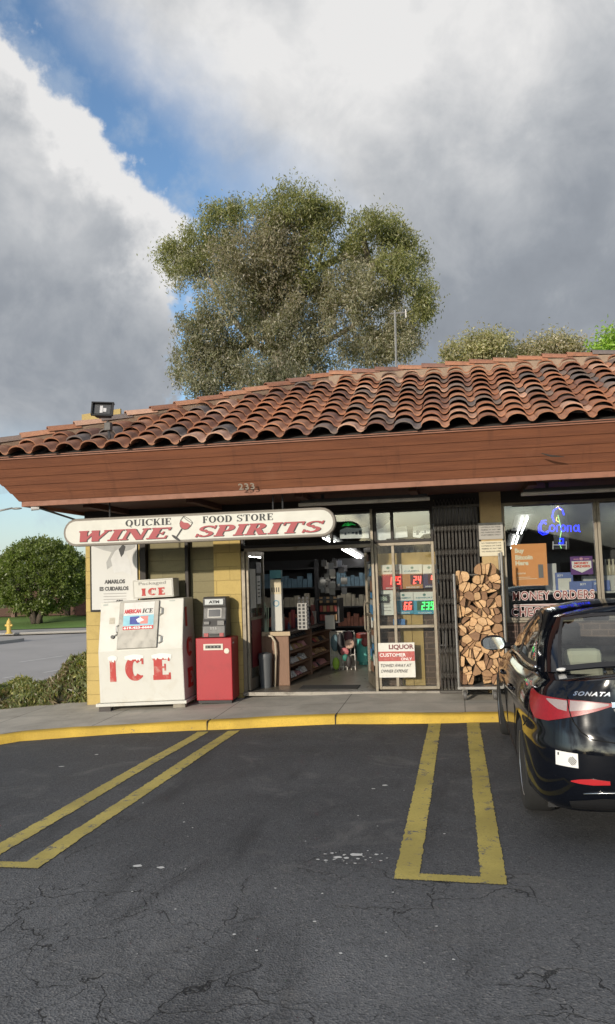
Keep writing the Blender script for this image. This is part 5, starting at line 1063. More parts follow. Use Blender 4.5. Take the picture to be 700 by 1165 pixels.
for i,(px,pz) in enumerate(pts):
    rL=lr.uniform(.07,.10); poly=[(px+rL*math.cos(2*PI*k/9+i),pz+rL*math.sin(2*PI*k/9+i)) for k in range(9)]
    for j,(qx,qz) in enumerate(pts):
        if i==j or abs(qx-px)>.25 or abs(qz-pz)>.25: continue
        n=(qx-px,qz-pz); L=math.hypot(*n); poly=clip(poly,(n[0]/L,n[1]/L),((qx+px)/2*n[0]+(qz+pz)/2*n[1])/L)
    poly=clip(poly,(-1,0),-x0);poly=clip(poly,(1,0),x1);poly=clip(poly,(0,-1),-zlo)
    # a top log keeps a rounded back
    poly=[p for p in poly if math.hypot(p[0]-px,p[1]-pz)<.13]
    if len(poly)<3 or lr.random()<.02: continue
    pieces=[poly]
    if lr.random()<.55:
        an=lr.uniform(0,PI); nn=(math.cos(an),math.sin(an)); dd=px*nn[0]+pz*nn[1]+lr.uniform(-.012,.012)
        pieces=[q for q in (clip(poly,nn,dd-.003),clip(poly,(-nn[0],-nn[1]),-dd-.003)) if len(q)>2]
        if lr.random()<.3 and len(pieces)==2:
            n2=(-nn[1],nn[0]); d2=px*n2[0]+pz*n2[1]; q=pieces.pop(); pieces+=[r for r in (clip(q,n2,d2-.003),clip(q,(-n2[0],-n2[1]),-d2-.003)) if len(r)>2]
    for poly in pieces:
        cx=sum(p[0] for p in poly)/len(poly); cz=sum(p[1] for p in poly)/len(poly)
        if len(poly)>5 and lr.random()<.5:      # split faces: fewer sides
            k=lr.randrange(len(poly)); poly.pop(k)
        sc=lr.uniform(.90,.985); P=[]
        n=len(poly)
        for k in range(n):   # round each corner a little and roughen
            p=poly[k];q=poly[(k+1)%n]
            for t in (.08,.5,.92):
                b=1.0+ (.05 if t==.5 else 0); x=(p[0]+(q[0]-p[0])*t-cx)*sc*b+lr.uniform(-.0025,.0025); zz=(p[1]+(q[1]-p[1])*t-cz)*sc*b+lr.uniform(-.0025,.0025); P.append((x,zz))
        y0=CYF+.02+lr.uniform(0,.13)+(.03 if lr.random()<.2 else 0); L=.40; th=(lr.uniform(-.04,.04),lr.uniform(-.03,.03)); m=len(P); vs=[];mb=MB()
        tilt=(lr.uniform(-.35,.35),lr.uniform(-.35,.35))
        for e,(yy,s_) in enumerate(((.006,.93),(.014,1),(.2,1.0),(L,.97))):
            for p in P: vs.append((cx+p[0]*s_+th[0]*yy,y0+yy+(p[0]*tilt[0]+p[1]*tilt[1] if e<2 else 0),cz+p[1]*s_+th[1]*yy))
        mb.cur=0; mb.add(vs[:m],[tuple(range(m))]); b=len(mb.v)
        bark0=lr.randrange(m); nb_=lr.choice([2,4,6,7])
        mb.add(vs,[]); 
        for e in range(3):
            for k in range(m):
                mb.f.append([b+e*m+k,b+e*m+(k+1)%m,b+(e+1)*m+(k+1)%m,b+(e+1)*m+k]); mb.mi.append(0 if (e==0 or ((k-bark0)%m)>=nb_) else 1); mb.col.append(None)
        mb.f.append([b+3*m+k for k in range(m)]); mb.mi.append(0); mb.col.append(None)
        lv='upper' if cz>1.35 else ('middle' if cz>.80 else 'lower')
        o=mb.build('firewood_log',[lr.choice([LOGW,LOGW,LOGW,WOOD3,WOOD4]),BARK],loc=(cx,y0,cz)); nlog+=1
        tag(o,'split firewood log with pale sawn end in the %s third of the steel cart'%lv,'log','split firewood logs in the %s part of the cart'%lv)
# ================================================================ CAR
def crom(P,n):
    "Catmull-Rom through control points: n samples per span"
    P=[np.array(p,float) for p in P]; out=[]
    for i in range(len(P)-1):
        p0=P[i-1] if i else 2*P[0]-P[1]; p1=P[i];p2=P[i+1]; p3=P[i+2] if i+2<len(P) else 2*P[-1]-P[-2]
        for k in range(n):
            t=k/n; out.append(.5*((2*p1)+(-p0+p2)*t+(2*p0-5*p1+4*p2-p3)*t*t+(-p0+3*p1-3*p2+p3)*t**3))
    out.append(P[-1]); return np.array(out)
CARX,CARY,CARR=1.318,5.30,R(-0.45)
car=thing('parked_car',(CARX,CARY,0),'glossy black four-door saloon parked nose-in by the kerb at right','car',rot=(0,0,-CARR))
def cbuild(mb,name,m,parent=None,**k): return mb.build(name,m,parent or car,local=True,**k)
CTL=[(0,0.0),(.35,.012),(.60,.055),(.76,.14),(.855,.28),(.895,.50),(.913,.85),(.918,1.4),(.918,2.4),(.915,3.2),(.905,3.8),(.87,4.2),(.78,4.5),(.60,4.68),(.3,4.79),(0,4.82)]
STA={0:[(.24,.12),(.30,.05),(.42,.0),(.58,.0),(.69,.02),(.77,.05),(.87,.075),(.97,.085),(1.055,.075)],
 3:[(.22,.12),(.28,.04),(.42,.0),(.58,.0),(.69,.015),(.77,.03),(.87,.055),(.96,.09),(1.025,.14)],
 6:[(.20,.09),(.27,.02),(.42,.0),(.58,.0),(.68,.008),(.77,.0),(.86,.015),(.94,.055),(1.0,.115)],
 8:[(.18,.09),(.25,.03),(.38,.018),(.52,.014),(.64,.012),(.73,.0),(.82,.012),(.90,.04),(.955,.085)],
 10:[(.18,.09),(.25,.03),(.38,.01),(.52,.004),(.62,.0),(.70,.004),(.78,.03),(.84,.075),(.885,.13)],
 13:[(.20,.12),(.27,.03),(.38,0),(.48,.005),(.56,.02),(.62,.05),(.68,.09),(.73,.15),(.78,.22)],
 15:[(.20,.12),(.27,.03),(.38,0),(.48,.01),(.56,.03),(.62,.06),(.68,.10),(.73,.16),(.77,.24)]}
NS=16; OUT=crom(CTL,NS); NO=len(OUT)
dif=np.gradient(OUT,axis=0); dif/=np.linalg.norm(dif,axis=1)[:,None]; NRM=np.stack([dif[:,1],-dif[:,0]],1)  # outward for the right half
NRM[0]=(0,-1);NRM[-1]=(0,1)
ARC=np.concatenate([[0],np.cumsum(np.linalg.norm(np.diff(OUT,axis=0),axis=1))])
NV=44
def section(k):     # k: control index (float)
    ks=sorted(STA); 
    for a,b in zip(ks,ks[1:]):
        if a<=k<=b: t=(k-a)/(b-a); t=t*t*(3-2*t); return crom([tuple(np.array(p)*(1-t)+np.array(q)*t) for p,q in zip(STA[a],STA[b])],8)
SEC=[]
for i in range(NO):
    s_=section(i/NS); u=np.linspace(0,len(s_)-1,NV); SEC.append(np.stack([np.interp(u,range(len(s_)),s_[:,0]),np.interp(u,range(len(s_)),s_[:,1])],1))
def bpt(i,j):
    z,ins=SEC[i][j]; p=OUT[i]-NRM[i]*ins; return [p[0],p[1],z]
G=np.array([[bpt(i,j) for j in range(NV)] for i in range(NO)]); G[0,:,0]=0; G[-1,:,0]=0
AX=[(1.03,.335),(3.825,.335)]; RA=.372
for ay,az in AX:
    d=np.hypot(G[:,:,1]-ay,G[:,:,2]-az); msk=(np.abs(d-RA)<.020)&(G[:,:,0]>.5)
    f=RA/np.maximum(d,1e-6); G[:,:,1]=np.where(msk,ay+(G[:,:,1]-ay)*f,G[:,:,1]); G[:,:,2]=np.where(msk,az+(G[:,:,2]-az)*f,G[:,:,2])
def inarch(p): return any(math.hypot(p[1]-ay,p[2]-az)<RA-.004 and p[0]>.5 for ay,az in AX)
body=MB()
for sgn in (1,-1):
    b=len(body.v)
    for i in range(NO):
        for j in range(NV): body.v.append(Vector((G[i,j,0]*sgn,G[i,j,1],G[i,j,2])))
    for i in range(NO-1):
        for j in range(NV-1):
            c=(G[i,j]+G[i+1,j]+G[i,j+1]+G[i+1,j+1])/4
            if inarch(c): continue
            q=[b+i*NV+j,b+(i+1)*NV+j,b+(i+1)*NV+j+1,b+i*NV+j+1]; body.f.append(q if sgn<0 else q[::-1]); body.mi.append(0); body.col.append(None)
# deck lid and bonnet
ring=G[:,-1]
def crown(y): return .045 if y<.9 else .05+.06*sm(y,3.0,3.9)-.07*sm(y,4.1,4.82)
NX=22
rowsi=[i for i in range(NO) if True]
b=len(body.v)
for i in rowsi:
    x,y,z=ring[i]
    for k in range(NX+1):
        t=-1+2*k/NX; t=math.copysign(1-(1-abs(t))**1.3,t) if True else t
        body.v.append(Vector((x*t,y,z+crown(y)*(1-abs(t)**2.4)*min(1,x/.5))))
for a in range(len(rowsi)-1):
    y=ring[rowsi[a]][1]
    for k in range(NX):
        xm=abs(body.v[b+a*(NX+1)+k].x+body.v[b+a*(NX+1)+k+1].x)/2
        if 1.02<y<3.72 and xm<.735-(0 if y>1.25 else .10) : continue
        body.f.append([b+a*(NX+1)+k,b+a*(NX+1)+k+1,b+(a+1)*(NX+1)+k+1,b+(a+1)*(NX+1)+k]); body.mi.append(0); body.col.append(None)
CP,g_,b_,v_=fresh('car_black')
b_.inputs['Specular IOR Level'].default_value=0; b_.inputs['Roughness'].default_value=.5; b_.inputs['Coat Weight'].default_value=.85; b_.inputs['Coat Roughness'].default_value=.035
dn_=g_.noise(v_,5,7,.7,.5); g_.l.new(g_.mix(g_.m('MULTIPLY',g_.sstep(dn_,.5,.85),.03),(.003,.004,.007),(.10,.09,.075)),b_.inputs['Base Color']); g_.l.new(g_.m('MULTIPLY_ADD',dn_,.10,.02),b_.inputs['Coat Roughness'])
cbuild(body,'body',CP,smooth=True,auto=35,fix=False)
CPL=mat('car_trim_black',(.012,.012,.013),.5); CHR=mat('car_chrome',(.62,.62,.62),.12,1); CGL=glassmat('car_glass',(.68,.73,.70),.05,.01)
def surf(a,z,side=-1,off=0):
    "point of the body surface at arc length a from the rear centre and height z"
    i=float(np.interp(a,ARC,range(NO))); i0=min(int(i),NO-2); t=i-i0
    def one(k):
        s_=SEC[k]; ins=float(np.interp(z,s_[:,0],s_[:,1])); return OUT[k]-NRM[k]*(ins-off)
    p=one(i0)*(1-t)+one(i0+1)*t; return Vector((p[0]*side,p[1],z))
def patch(mb,up,lo,side=-1,o0=-.01,o1=.008,n=26,m=6):
    "lamp or panel between an upper and a lower edge, both as (a,z) lists, standing off the body"
    a0,a1=up[0][0],up[-1][0]; top=[];
    for i in range(n+1):
        a=a0+(a1-a0)*i/n; zu=np.interp(a,[p[0] for p in up],[p[1] for p in up]); zl=np.interp(a,[p[0] for p in lo],[p[1] for p in lo]); top.append([(a,zl+(zu-zl)*j/m) for j in range(m+1)])
    vs=[];fs=[]
    for o in (o1,o0):
        for r in top: vs+=[surf(a,z,side,o) for a,z in r]
    w=m+1; N=(n+1)*w
    for i in range(n):
        for j in range(m): fs.append((i*w+j,(i+1)*w+j,(i+1)*w+j+1,i*w+j+1))
        fs.append((i*w,N+i*w,N+(i+1)*w,(i+1)*w)); fs.append((i*w+m,(i+1)*w+m,N+(i+1)*w+m,N+i*w+m))
    for j in range(m): fs.append((j,j+1,N+j+1,N+j)); fs.append((n*w+j,N+n*w+j,N+n*w+j+1,n*w+j+1))
    mb.add(vs,fs); return mb
# greenhouse
Bc=[(0,.60,1.07),(.35,.625,1.06),(.66,.73,1.025),(.775,1.02,1.003),(.81,1.5,.985),(.815,2.15,.985),(.81,2.8,.965),(.765,3.45,.945),(.50,3.80,.965),(0,3.92,.985)]
Tc=[(0,1.42,1.41),(.28,1.43,1.40),(.525,1.49,1.37),(.575,1.64,1.365),(.588,1.87,1.385),(.588,2.2,1.40),(.570,2.6,1.385),(.53,2.9,1.35),(.32,3.02,1.355),(0,3.06,1.365)]
MT=20; Bs=crom(Bc,MT); Ts=crom(Tc,MT); Ts[:,0]*=.965; Bs[:,0]*=.975; NTt=len(Bs)
def gpt(t,v,off=0,side=1):
    i=min(t*MT,NTt-1.0001); k=int(i); f=i-k; b_=Bs[k]*(1-f)+Bs[k+1]*f; t_=Ts[k]*(1-f)+Ts[k+1]*f
    tan=Bs[k+1]-Bs[k]; nn=np.array([tan[1],-tan[0],0]); nn/=max(1e-6,np.linalg.norm(nn)); nn=nn*.85+np.array([0,0,.5])
    if k==0 and t<=.001: nn=np.array([0,-.85,.5])
    if t>=len(Bc)-1.001: nn=np.array([0,.85,.5])
    p=b_*(1-v)+t_*v+nn*(.034*math.sin(PI*v)+off); return Vector((p[0]*side,p[1],p[2]))
def il(x,xs,ys): return float(np.interp(x,xs,ys))
REG={'rear_window':(0,1.93,lambda t:.05,lambda t:.93),
 'rear_side_window':(3.08,4.93,lambda t:.09,lambda t:il(t,[3.08,3.3,3.6,4.0,4.4,4.93],[.16,.42,.64,.80,.87,.90])),
 'front_side_window':(5.10,7.15,lambda t:.09,lambda t:il(t,[5.1,6.2,6.7,7.15],[.90,.88,.76,.16])),
 'windscreen':(7.55,9,lambda t:.04,lambda t:.95)}
gh=MB(); KV=22; tt=np.linspace(0,9,181)
for sgn in (1,-1):
    b=len(gh.v)
    for t in tt:
        for j in range(KV+1): gh.v.append(gpt(t,j/KV,0,sgn))
    for i in range(len(tt)-1):
        tm=(tt[i]+tt[i+1])/2
        for j in range(KV):
            vm=(j+.5)/KV
            if any(t0-.001<tm<t1 and f0(tm)<vm<f1(tm) for t0,t1,f0,f1 in REG.values()): continue
            q=[b+i*(KV+1)+j,b+(i+1)*(KV+1)+j,b+(i+1)*(KV+1)+j+1,b+i*(KV+1)+j+1]; gh.f.append(q if sgn<0 else q[::-1]); gh.mi.append(0); gh.col.append(None)
b=len(gh.v)
for i in range(NTt):
    x,y,z=Ts[i]
    for k in range(NX+1): t=-1+2*k/NX; gh.v.append(Vector((x*t,y,z+.072*(1-abs(t)**2.2)*min(1,x/.45)**.8)))
for i in range(NTt-1):
    for k in range(NX): gh.f.append([b+i*(NX+1)+k,b+i*(NX+1)+k+1,b+(i+1)*(NX+1)+k+1,b+(i+1)*(NX+1)+k]); gh.mi.append(0); gh.col.append(None)
cbuild(gh,'roof',CP,smooth=True,auto=40,fix=False)
for nm,(t0,t1,f0,f1) in REG.items():
    sides=(1,-1)
    both=nm in('rear_window','windscreen')
    mb=MB(); fr=MB()
    def grid(mbx,ta,tb,fa,fb,off,side,n=30,m=8):
        b=len(mbx.v)
        for i in range(n+1):
            t=ta+(tb-ta)*i/n
            for j in range(m+1): mbx.v.append(gpt(t,fa(t)+(fb(t)-fa(t))*j/m,off,side))
        for i in range(n):
            for j in range(m): mbx.f.append([b+i*(m+1)+j,b+(i+1)*(m+1)+j,b+(i+1)*(m+1)+j+1,b+i*(m+1)+j+1]); mbx.mi.append(0); mbx.col.append(None)
    def border(fr,s_):
        e=.035; ee=.07
        grid(fr,t0 if both and t0==0 else t0-ee*.6,t1+(0 if t1>=9 else ee*.6),lambda t:f0(min(max(t,t0),t1))-e,lambda t:f0(min(max(t,t0),t1))+e,.006,s_,30,1)
        grid(fr,t0 if both and t0==0 else t0-ee*.6,t1+(0 if t1>=9 else ee*.6),lambda t:f1(min(max(t,t0),t1))-e,lambda t:f1(min(max(t,t0),t1))+e,.006,s_,30,1)
        if not(both and t0==0): grid(fr,t0-ee*.7,t0+ee*.7,lambda t:f0(t0)-e,lambda t:f1(t0)+e,.0065,s_,1,8)
        if t1<9: grid(fr,t1-ee*.7,t1+ee*.7,lambda t:f0(t1)-e,lambda t:f1(t1)+e,.0065,s_,1,8)
    if both:
        for s_ in sides: grid(mb,t0,t1,f0,f1,.003,s_); border(fr,s_)
        o=cbuild(mb,nm,CGL,smooth=True,fix=False); cbuild(fr,'seal',CPL,o,smooth=True,fix=False)
    else:
        for s_ in sides:
            mb=MB();fr=MB(); grid(mb,t0,t1,f0,f1,.003,s_); border(fr,s_); o=cbuild(mb,'side_window',CGL,smooth=True,fix=False); cbuild(fr,'seal',CPL,o,smooth=True,fix=False)
for s_ in (-1,1):
    mb=MB(); mb.tube([gpt(3.0+4.35*k/30,.035,.012,s_) for k in range(31)],.013,6); cbuild(mb,'chrome_strip',CHR,smooth=True)
    # mirror
    m0=Vector((s_*.80,3.28,.99)); mb=MB(); mb.tube([m0,m0+Vector((s_*.10,-.02,.0))],.03,8); mb.sphere(m0+Vector((s_*.165,-.01,.03)),(.125,.075,.078),16,10); mi=cbuild(mb,'mirror',CPL,smooth=True)
    c=m0+Vector((s_*.165,-.01,.03)); mb=MB(); n=20; mb.add([(c.x+.105*math.copysign(abs(math.cos(2*PI*k/n))**.6,math.cos(2*PI*k/n)),c.y-.079,c.z+.060*math.copysign(abs(math.sin(2*PI*k/n))**.6,math.sin(2*PI*k/n))) for k in range(n)],[tuple(range(n))]); cbuild(mb,'mirror_glass',mat('mirror_glass',(.75,.82,.85),.04,1),mi)
    # lamps
    TL=mat('tail_lamp_red',(.27,.003,.008),.3,coat=.18,var=.35,vscale=60,dirt=.6,dcol=(.10,.002,.003)); TC=mat('tail_lamp_clear',(.30,.24,.235),.25,coat=.4,var=.15,vscale=40)
    up=[(.42,.905),(.60,.918),(.85,.925),(1.05,.928),(1.22,.942)]; lo=[(.42,.888),(.50,.862),(.60,.835),(.85,.782),(1.0,.780),(1.10,.825),(1.22,.930)]
    o=cbuild(patch(MB(),up,lo,s_,-.02,.010,30,8),'tail_light',TL,smooth=True,auto=40)
    cbuild(patch(MB(),[(.44,.902),(.60,.914),(.69,.918)],[(.44,.892),(.55,.868),(.69,.852)],s_,.008,.0125),'clear_lens',TC,o,smooth=True,auto=40)
    cbuild(patch(MB(),[(.71,.915),(.80,.918),(.90,.916)],[(.71,.852),(.78,.862),(.90,.910)],s_,.008,.0125),'clear_lens',TC,o,smooth=True,auto=40)
    cbuild(patch(MB(),[(.46,.448),(.56,.456),(.64,.448),(.69,.436)],[(.46,.425),(.56,.418),(.64,.422),(.69,.430)],s_,-.01,.006),'reflector',mat('reflector_red',(.45,.015,.02),.3,coat=1),smooth=True,auto=40)
    cbuild(patch(MB(),[(5.2,.74),(5.5,.735),(5.75,.70)],[(5.2,.70),(5.5,.62),(5.75,.60)],s_,-.01,.008),'headlight',TC,smooth=True,auto=40)
    # wheel arches and wheels
    for ay,az in AX:
        mb=MB(); 
        for k in range(25):
            th=-.25+ (PI+.5)*k/24
        pts_=[(ay+(RA+.002)*math.cos(-.12+(PI+.24)*k/28),az+(RA+.002)*math.sin(-.12+(PI+.24)*k/28)) for k in range(29)]
        def xs(y,z):
            a=float(np.interp(y,OUT[:,1],ARC)); return abs(surf(a,max(z,.2),1).x)
        vs=[];fs=[]
        for (y,z) in pts_: X=xs(y,z); vs+=[(s_*(X+.003),y,z),(s_*(X-.03),y+(ay-y)*.01,z),(s_*.60,y,z)]
        for k in range(28): a=3*k; fs+=[(a,a+3,a+4,a+1),(a+1,a+4,a+5,a+2)]
        mb.add(vs,fs); mb.add([(s_*.6,y,z) for y,z in pts_],[tuple(range(29))]); cbuild(mb,'wheel_arch',CPL,smooth=True,auto=30)
        Mw=Matrix.Translation((s_*.80,ay,az-.002))@Matrix.Rotation(R(90)*s_,4,'Y')
        TY=mat('tyre_rubber',(.018,.018,.018),.85,bump=.3,bscale=90,var=.2)
        tyre=cbuild(MB().lathe([(.225,-.10),(.245,-.108),(.30,-.112),(.325,-.095),(.334,-.06),(.335,0),(.334,.06),(.325,.095),(.30,.112),(.245,.108),(.225,.10)],40,Mw),'wheel',TY,smooth=True,auto=50)
        rim=MB().lathe([(.228,-.10),(.232,.085),(.236,.100),(.225,.104),(.212,.085),(.205,.02),(.20,-.09)],36,Mw)
        rim.lathe([(.06,.02),(.062,.085),(.045,.095),(.02,.096)],16,Mw)
        for k in range(10):
            a=2*PI*(k//2)/5+(.16 if k%2 else -.16); c,s2=math.cos(a),math.sin(a); a2=a-(.08 if k%2 else -.08); c2,s22=math.cos(a2),math.sin(a2)
            A=Mw@Vector((.05*c2,.05*s22,.075)); B=Mw@Vector((.215*c,.215*s2,.085)); rim.tube([A,B],[.018,.014],6)
        cbuild(rim,'rim',mat('alloy',(.45,.45,.46),.3,.9,dirt=.25),tyre,smooth=True,auto=40)
        cbuild(MB().lathe([(.03,-.02),(.19,-.02),(.19,-.01),(.03,-.01)],24,Mw),'brake_disc',DGREY,tyre)
# shut lines, chrome bar, plate recess, badge letters, sticker
GAP=mat('shut_line',(.003,.003,.003),.9)
def topz(x,y):
    i=int(np.argmin(np.abs(ring[:140,1]-y))); X=ring[i][0]; t=min(1,abs(x)/max(X,.01)); return ring[i][2]+crown(y)*(1-t**2.4)*min(1,X/.5)
for s_ in (-1,1):
    mb=MB(); 
    L=[(s_*.655,.80),(s_*.665,.62),(s_*.68,.45),(s_*.70,.30)]
    mb.tube([Vector((x,y,topz(x,y)+.0005)) for x,y in L]+[surf(.76,1.0,s_,.001),surf(.72,.93,s_,.001)],.0042,5)
    mb.tube([surf(a,z,s_,.011) for a,z in ((.72,.94),(.70,.88),(.68,.82),(.665,.79))],.004,5)
    mb.tube([surf(a,z,s_,.0005) for a,z in ((.665,.79),(.62,.735),(.55,.69),(.40,.672),(.20,.668),(0,.667))],.0045,5)
    cbuild(mb,'shut_line',GAP)
    mb=MB(); 
    for a0 in (1.98,3.12,): pass
    def sidea(y): return float(np.interp(y,OUT[:,1],ARC))
    mb.tube([surf(sidea(y),z,s_,.0005) for y,z in ((1.42,.97),(1.40,.80),(1.44,.62),(1.52,.45),(1.60,.32),(1.75,.25),(2.2,.24),(2.50,.245),(2.54,.40),(2.53,.75),(2.50,.95))],.0042,5)
    mb.tube([surf(sidea(y),z,s_,.0005) for y,z in ((2.55,.245),(3.0,.24),(3.45,.26),(3.50,.45),(3.52,.70),(3.48,.90))],.0042,5)
    mb.tube([surf(a,z,s_,.0005) for a,z in ((1.15,.80),(1.18,.74),(1.30,.70),(1.40,.66))],.0042,5)
    cbuild(mb,'door_line',GAP)
    for y,z in ((1.75,.80),(2.85,.79)):
        p=surf(sidea(y),z,s_,.02); q=surf(sidea(y)-.20,z+.004,s_,.02); mb=MB().tube([surf(sidea(y)+.02,z,s_,.0),p,q,surf(sidea(y)-.22,z,s_,.0)],.012,8); cbuild(mb,'door_handle',CP,smooth=True)
    mb=MB(); patch(mb,[(sidea(1.45),.272),(sidea(3.4),.262)],[(sidea(1.45),.19),(sidea(3.4),.18)],s_,-.01,.006); cbuild(mb,'sill_trim',CPL,smooth=True,auto=40)
mb=MB()
for s_ in (1,-1): patch(mb,[(0,.928),(.20,.928),(.42,.912)],[(0,.892),(.20,.890),(.42,.880)],s_,-.01,.014)
cbuild(mb,'chrome_bar',CHR,smooth=True,auto=40)
mb=MB()
for s_ in (1,-1): patch(mb,[(0,.888),(.28,.886),(.41,.872)],[(0,.71),(.26,.71),(.33,.745),(.41,.862)],s_,-.01,.0025)
cbuild(mb,'plate_recess',mat('recess_grey',(.10,.098,.095),.35,.3),smooth=True,auto=40)
mb=MB()
for s_ in (1,-1): patch(mb,[(0,.835),(.155,.835)],[(0,.715),(.155,.715)],s_,.004,.010,4,2)
cbuild(mb,'number_plate',WHITE)
mb=MB()
for s_ in (1,-1): patch(mb,[(0,.335),(.5,.335),(.72,.30)],[(0,.245),(.5,.245),(.72,.25)],s_,-.01,.006)
cbuild(mb,'rear_valance',CPL,smooth=True,auto=40)
mb=MB()
for s_ in (1,-1): mb.tube([surf(a,z,s_,.008) for a,z in ((.0,.385),(.3,.382),(.52,.372),(.62,.36))],.006,6)
cbuild(mb,'lower_chrome',CHR,smooth=True)
mb=MB(); vs,fs=glyphs('SONATA',.035,.45,1.25); x0=min(p[0] for p in vs);x1=max(p[0] for p in vs)
mb.add([surf(.672-(p[0]-x0)/(x1-x0)*.245,.948+p[1]*.034,-1,.007) for p in vs],fs); cbuild(mb,'badge_lettering',CHR)
st=MB(); patch(st,[(.640,.602),(.785,.610)],[(.640,.515),(.785,.523)],-1,0,.002,6,3); SK=cbuild(st,'bumper_sticker',mat('sticker_white',(.75,.74,.71),.5))
mb=MB()
cx_,cz_,r_=.675,.556,.026
for k in range(5):
    o_=-.018+.009*k; hl=math.sqrt(max(0,r_*r_-o_*o_)); c45=math.sqrt(.5)
    P=[(cx_+(-hl*c45)+o_*c45,cz_+(-hl*c45)-o_*c45),(cx_+(hl*c45)+o_*c45,cz_+(hl*c45)-o_*c45)]
    (a1,z1),(a2,z2)=P; w_=.0025
    mb.add([surf(a1-w_*c45,z1+w_*c45,-1,.003),surf(a1+w_*c45,z1-w_*c45,-1,.003),surf(a2+w_*c45,z2-w_*c45,-1,.003),surf(a2-w_*c45,z2+w_*c45,-1,.003)],[(0,1,2,3)])
mb.add([surf(.770,.600,-1,.003),surf(.760,.600,-1,.003),surf(.760,.583,-1,.003),surf(.770,.583,-1,.003)],[(0,1,2,3)])
cbuild(mb,'sticker_print',INK,SK)
mb=MB(); mb.sphere(gpt(1.95,.02,.012,-1)+Vector((.02,0,0)),(.04,.02,.014),12,8); cbuild(mb,'white_pad',WHITE,smooth=True)
# cabin
BE=mat('beige_leather',(.52,.49,.38),.6,var=.1,vscale=6); GI=mat('grey_cabin',(.06,.06,.058),.8)
mb=MB(); mb.box(-.72,.85,.30,.72,3.7,.34); mb.box(-.66,.74,.985,.66,1.20,1.0); mb.box(-.72,3.2,.6,.72,3.72,.93); cbuild(mb,'cabin_floor',GI,bevel=.01)
mb=MB(); 
for s_ in (-1,1): mb.box(s_*.74,.95,.30,s_*.70,3.6,.955)
cbuild(mb,'door_trim',GI)
cbuild(MB().box(-.68,1.18,.45,.68,1.36,.955),'rear_seat_back',BE,bevel=.05); cbuild(MB().box(-.68,1.36,.42,.68,1.85,.58),'rear_seat_cushion',BE,bevel=.05)
for x in (-.40,.40): cbuild(MB().box(x-.135,1.16,1.0,x+.135,1.28,1.14),'headrest',BE,bevel=.045)
for x in (-.38,.38):
    s__=cbuild(MB().box(x-.25,2.28,.5,x+.25,2.44,1.06),'front_seat',GI,bevel=.06); cbuild(MB().box(x-.13,2.26,1.08,x+.13,2.37,1.27),'headrest',GI,s__,bevel=.04)
mb=MB(); mb.box(-.12,2.95,1.24,.12,2.98,1.30); cbuild(mb,'rear_view_mirror',CPL,bevel=.01)
mb=MB(); mb.box(-.80,.35,.20,.80,4.6,.24); cbuild(mb,'underbody',CPL)
# ================================================================ VEGETATION
LEAFM={}
def leafmat(name):
    if name in LEAFM: return LEAFM[name]
    m=bpy.data.materials.new(name); m.use_nodes=True; g=NT(m.node_tree); g.n.clear(); LEAFM[name]=m
    o=g.node('ShaderNodeOutputMaterial'); a=g.node('ShaderNodeVertexColor',layer_name='tone'); d=g.node('ShaderNodeBsdfDiffuse'); t=g.node('ShaderNodeBsdfTranslucent'); gl=g.node('ShaderNodeBsdfGlossy'); gl.inputs['Roughness'].default_value=.45
    g.l.new(a.outputs[0],d.inputs[0]); g.l.new(g.mix(1,a.outputs[0],(1.1,1.25,.5),'MULTIPLY'),t.inputs[0])
    m1=g.node('ShaderNodeMixShader'); m1.inputs[0].default_value=.48; g.l.new(d.outputs[0],m1.inputs[1]); g.l.new(t.outputs[0],m1.inputs[2])
    m2=g.node('ShaderNodeMixShader'); m2.inputs[0].default_value=.05; g.l.new(m1.outputs[0],m2.inputs[1]); g.l.new(gl.outputs[0],m2.inputs[2]); g.l.new(m2.outputs[0],o.inputs[0]); return m
def leaf_mesh(name,P,D,Ln,Wd,C,parent=None,loc=None):
    "P centres, D directions, arrays; rhombic leaves"
    n=len(P); rs=np.random.RandomState(len(P)); r=rs.normal(size=(n,3)); S_=np.cross(D,r); S_/=np.linalg.norm(S_,axis=1)[:,None]+1e-9
    Ln=np.broadcast_to(Ln,(n,))[:,None];Wd=np.broadcast_to(Wd,(n,))[:,None]
    base=np.array(loc if loc is not None else (parent['_base'] if parent else (0,0,0)))
    P=P-base; V=np.stack([P-D*Ln/2,P+S_*Wd/2,P+D*Ln/2,P-S_*Wd/2],1).reshape(-1,3)
    me=bpy.data.meshes.new(name); me.vertices.add(4*n); me.vertices.foreach_set('co',V.astype(np.float32).ravel()); me.loops.add(4*n); me.loops.foreach_set('vertex_index',np.arange(4*n,dtype=np.int32)); me.polygons.add(n); me.polygons.foreach_set('loop_start',np.arange(0,4*n,4,dtype=np.int32)); me.polygons.foreach_set('loop_total',np.full(n,4,dtype=np.int32))
    ca=me.color_attributes.new('tone','FLOAT_COLOR','CORNER'); cc=np.ones((n,4,4),np.float32); cc[:,:,:3]=C[:,None,:]; ca.data.foreach_set('color',cc.ravel()); me.update(calc_edges=True); me.materials.append(leafmat('leaf'))
    o=bpy.data.objects.new(name,me); COL.objects.link(o); o['_base']=tuple(float(v) for v in base)
    if parent: o.parent=parent
    elif loc is not None: o.location=loc
    return o
def unit(n,rs): v=rs.normal(size=(n,3)); return v/np.linalg.norm(v,axis=1)[:,None]
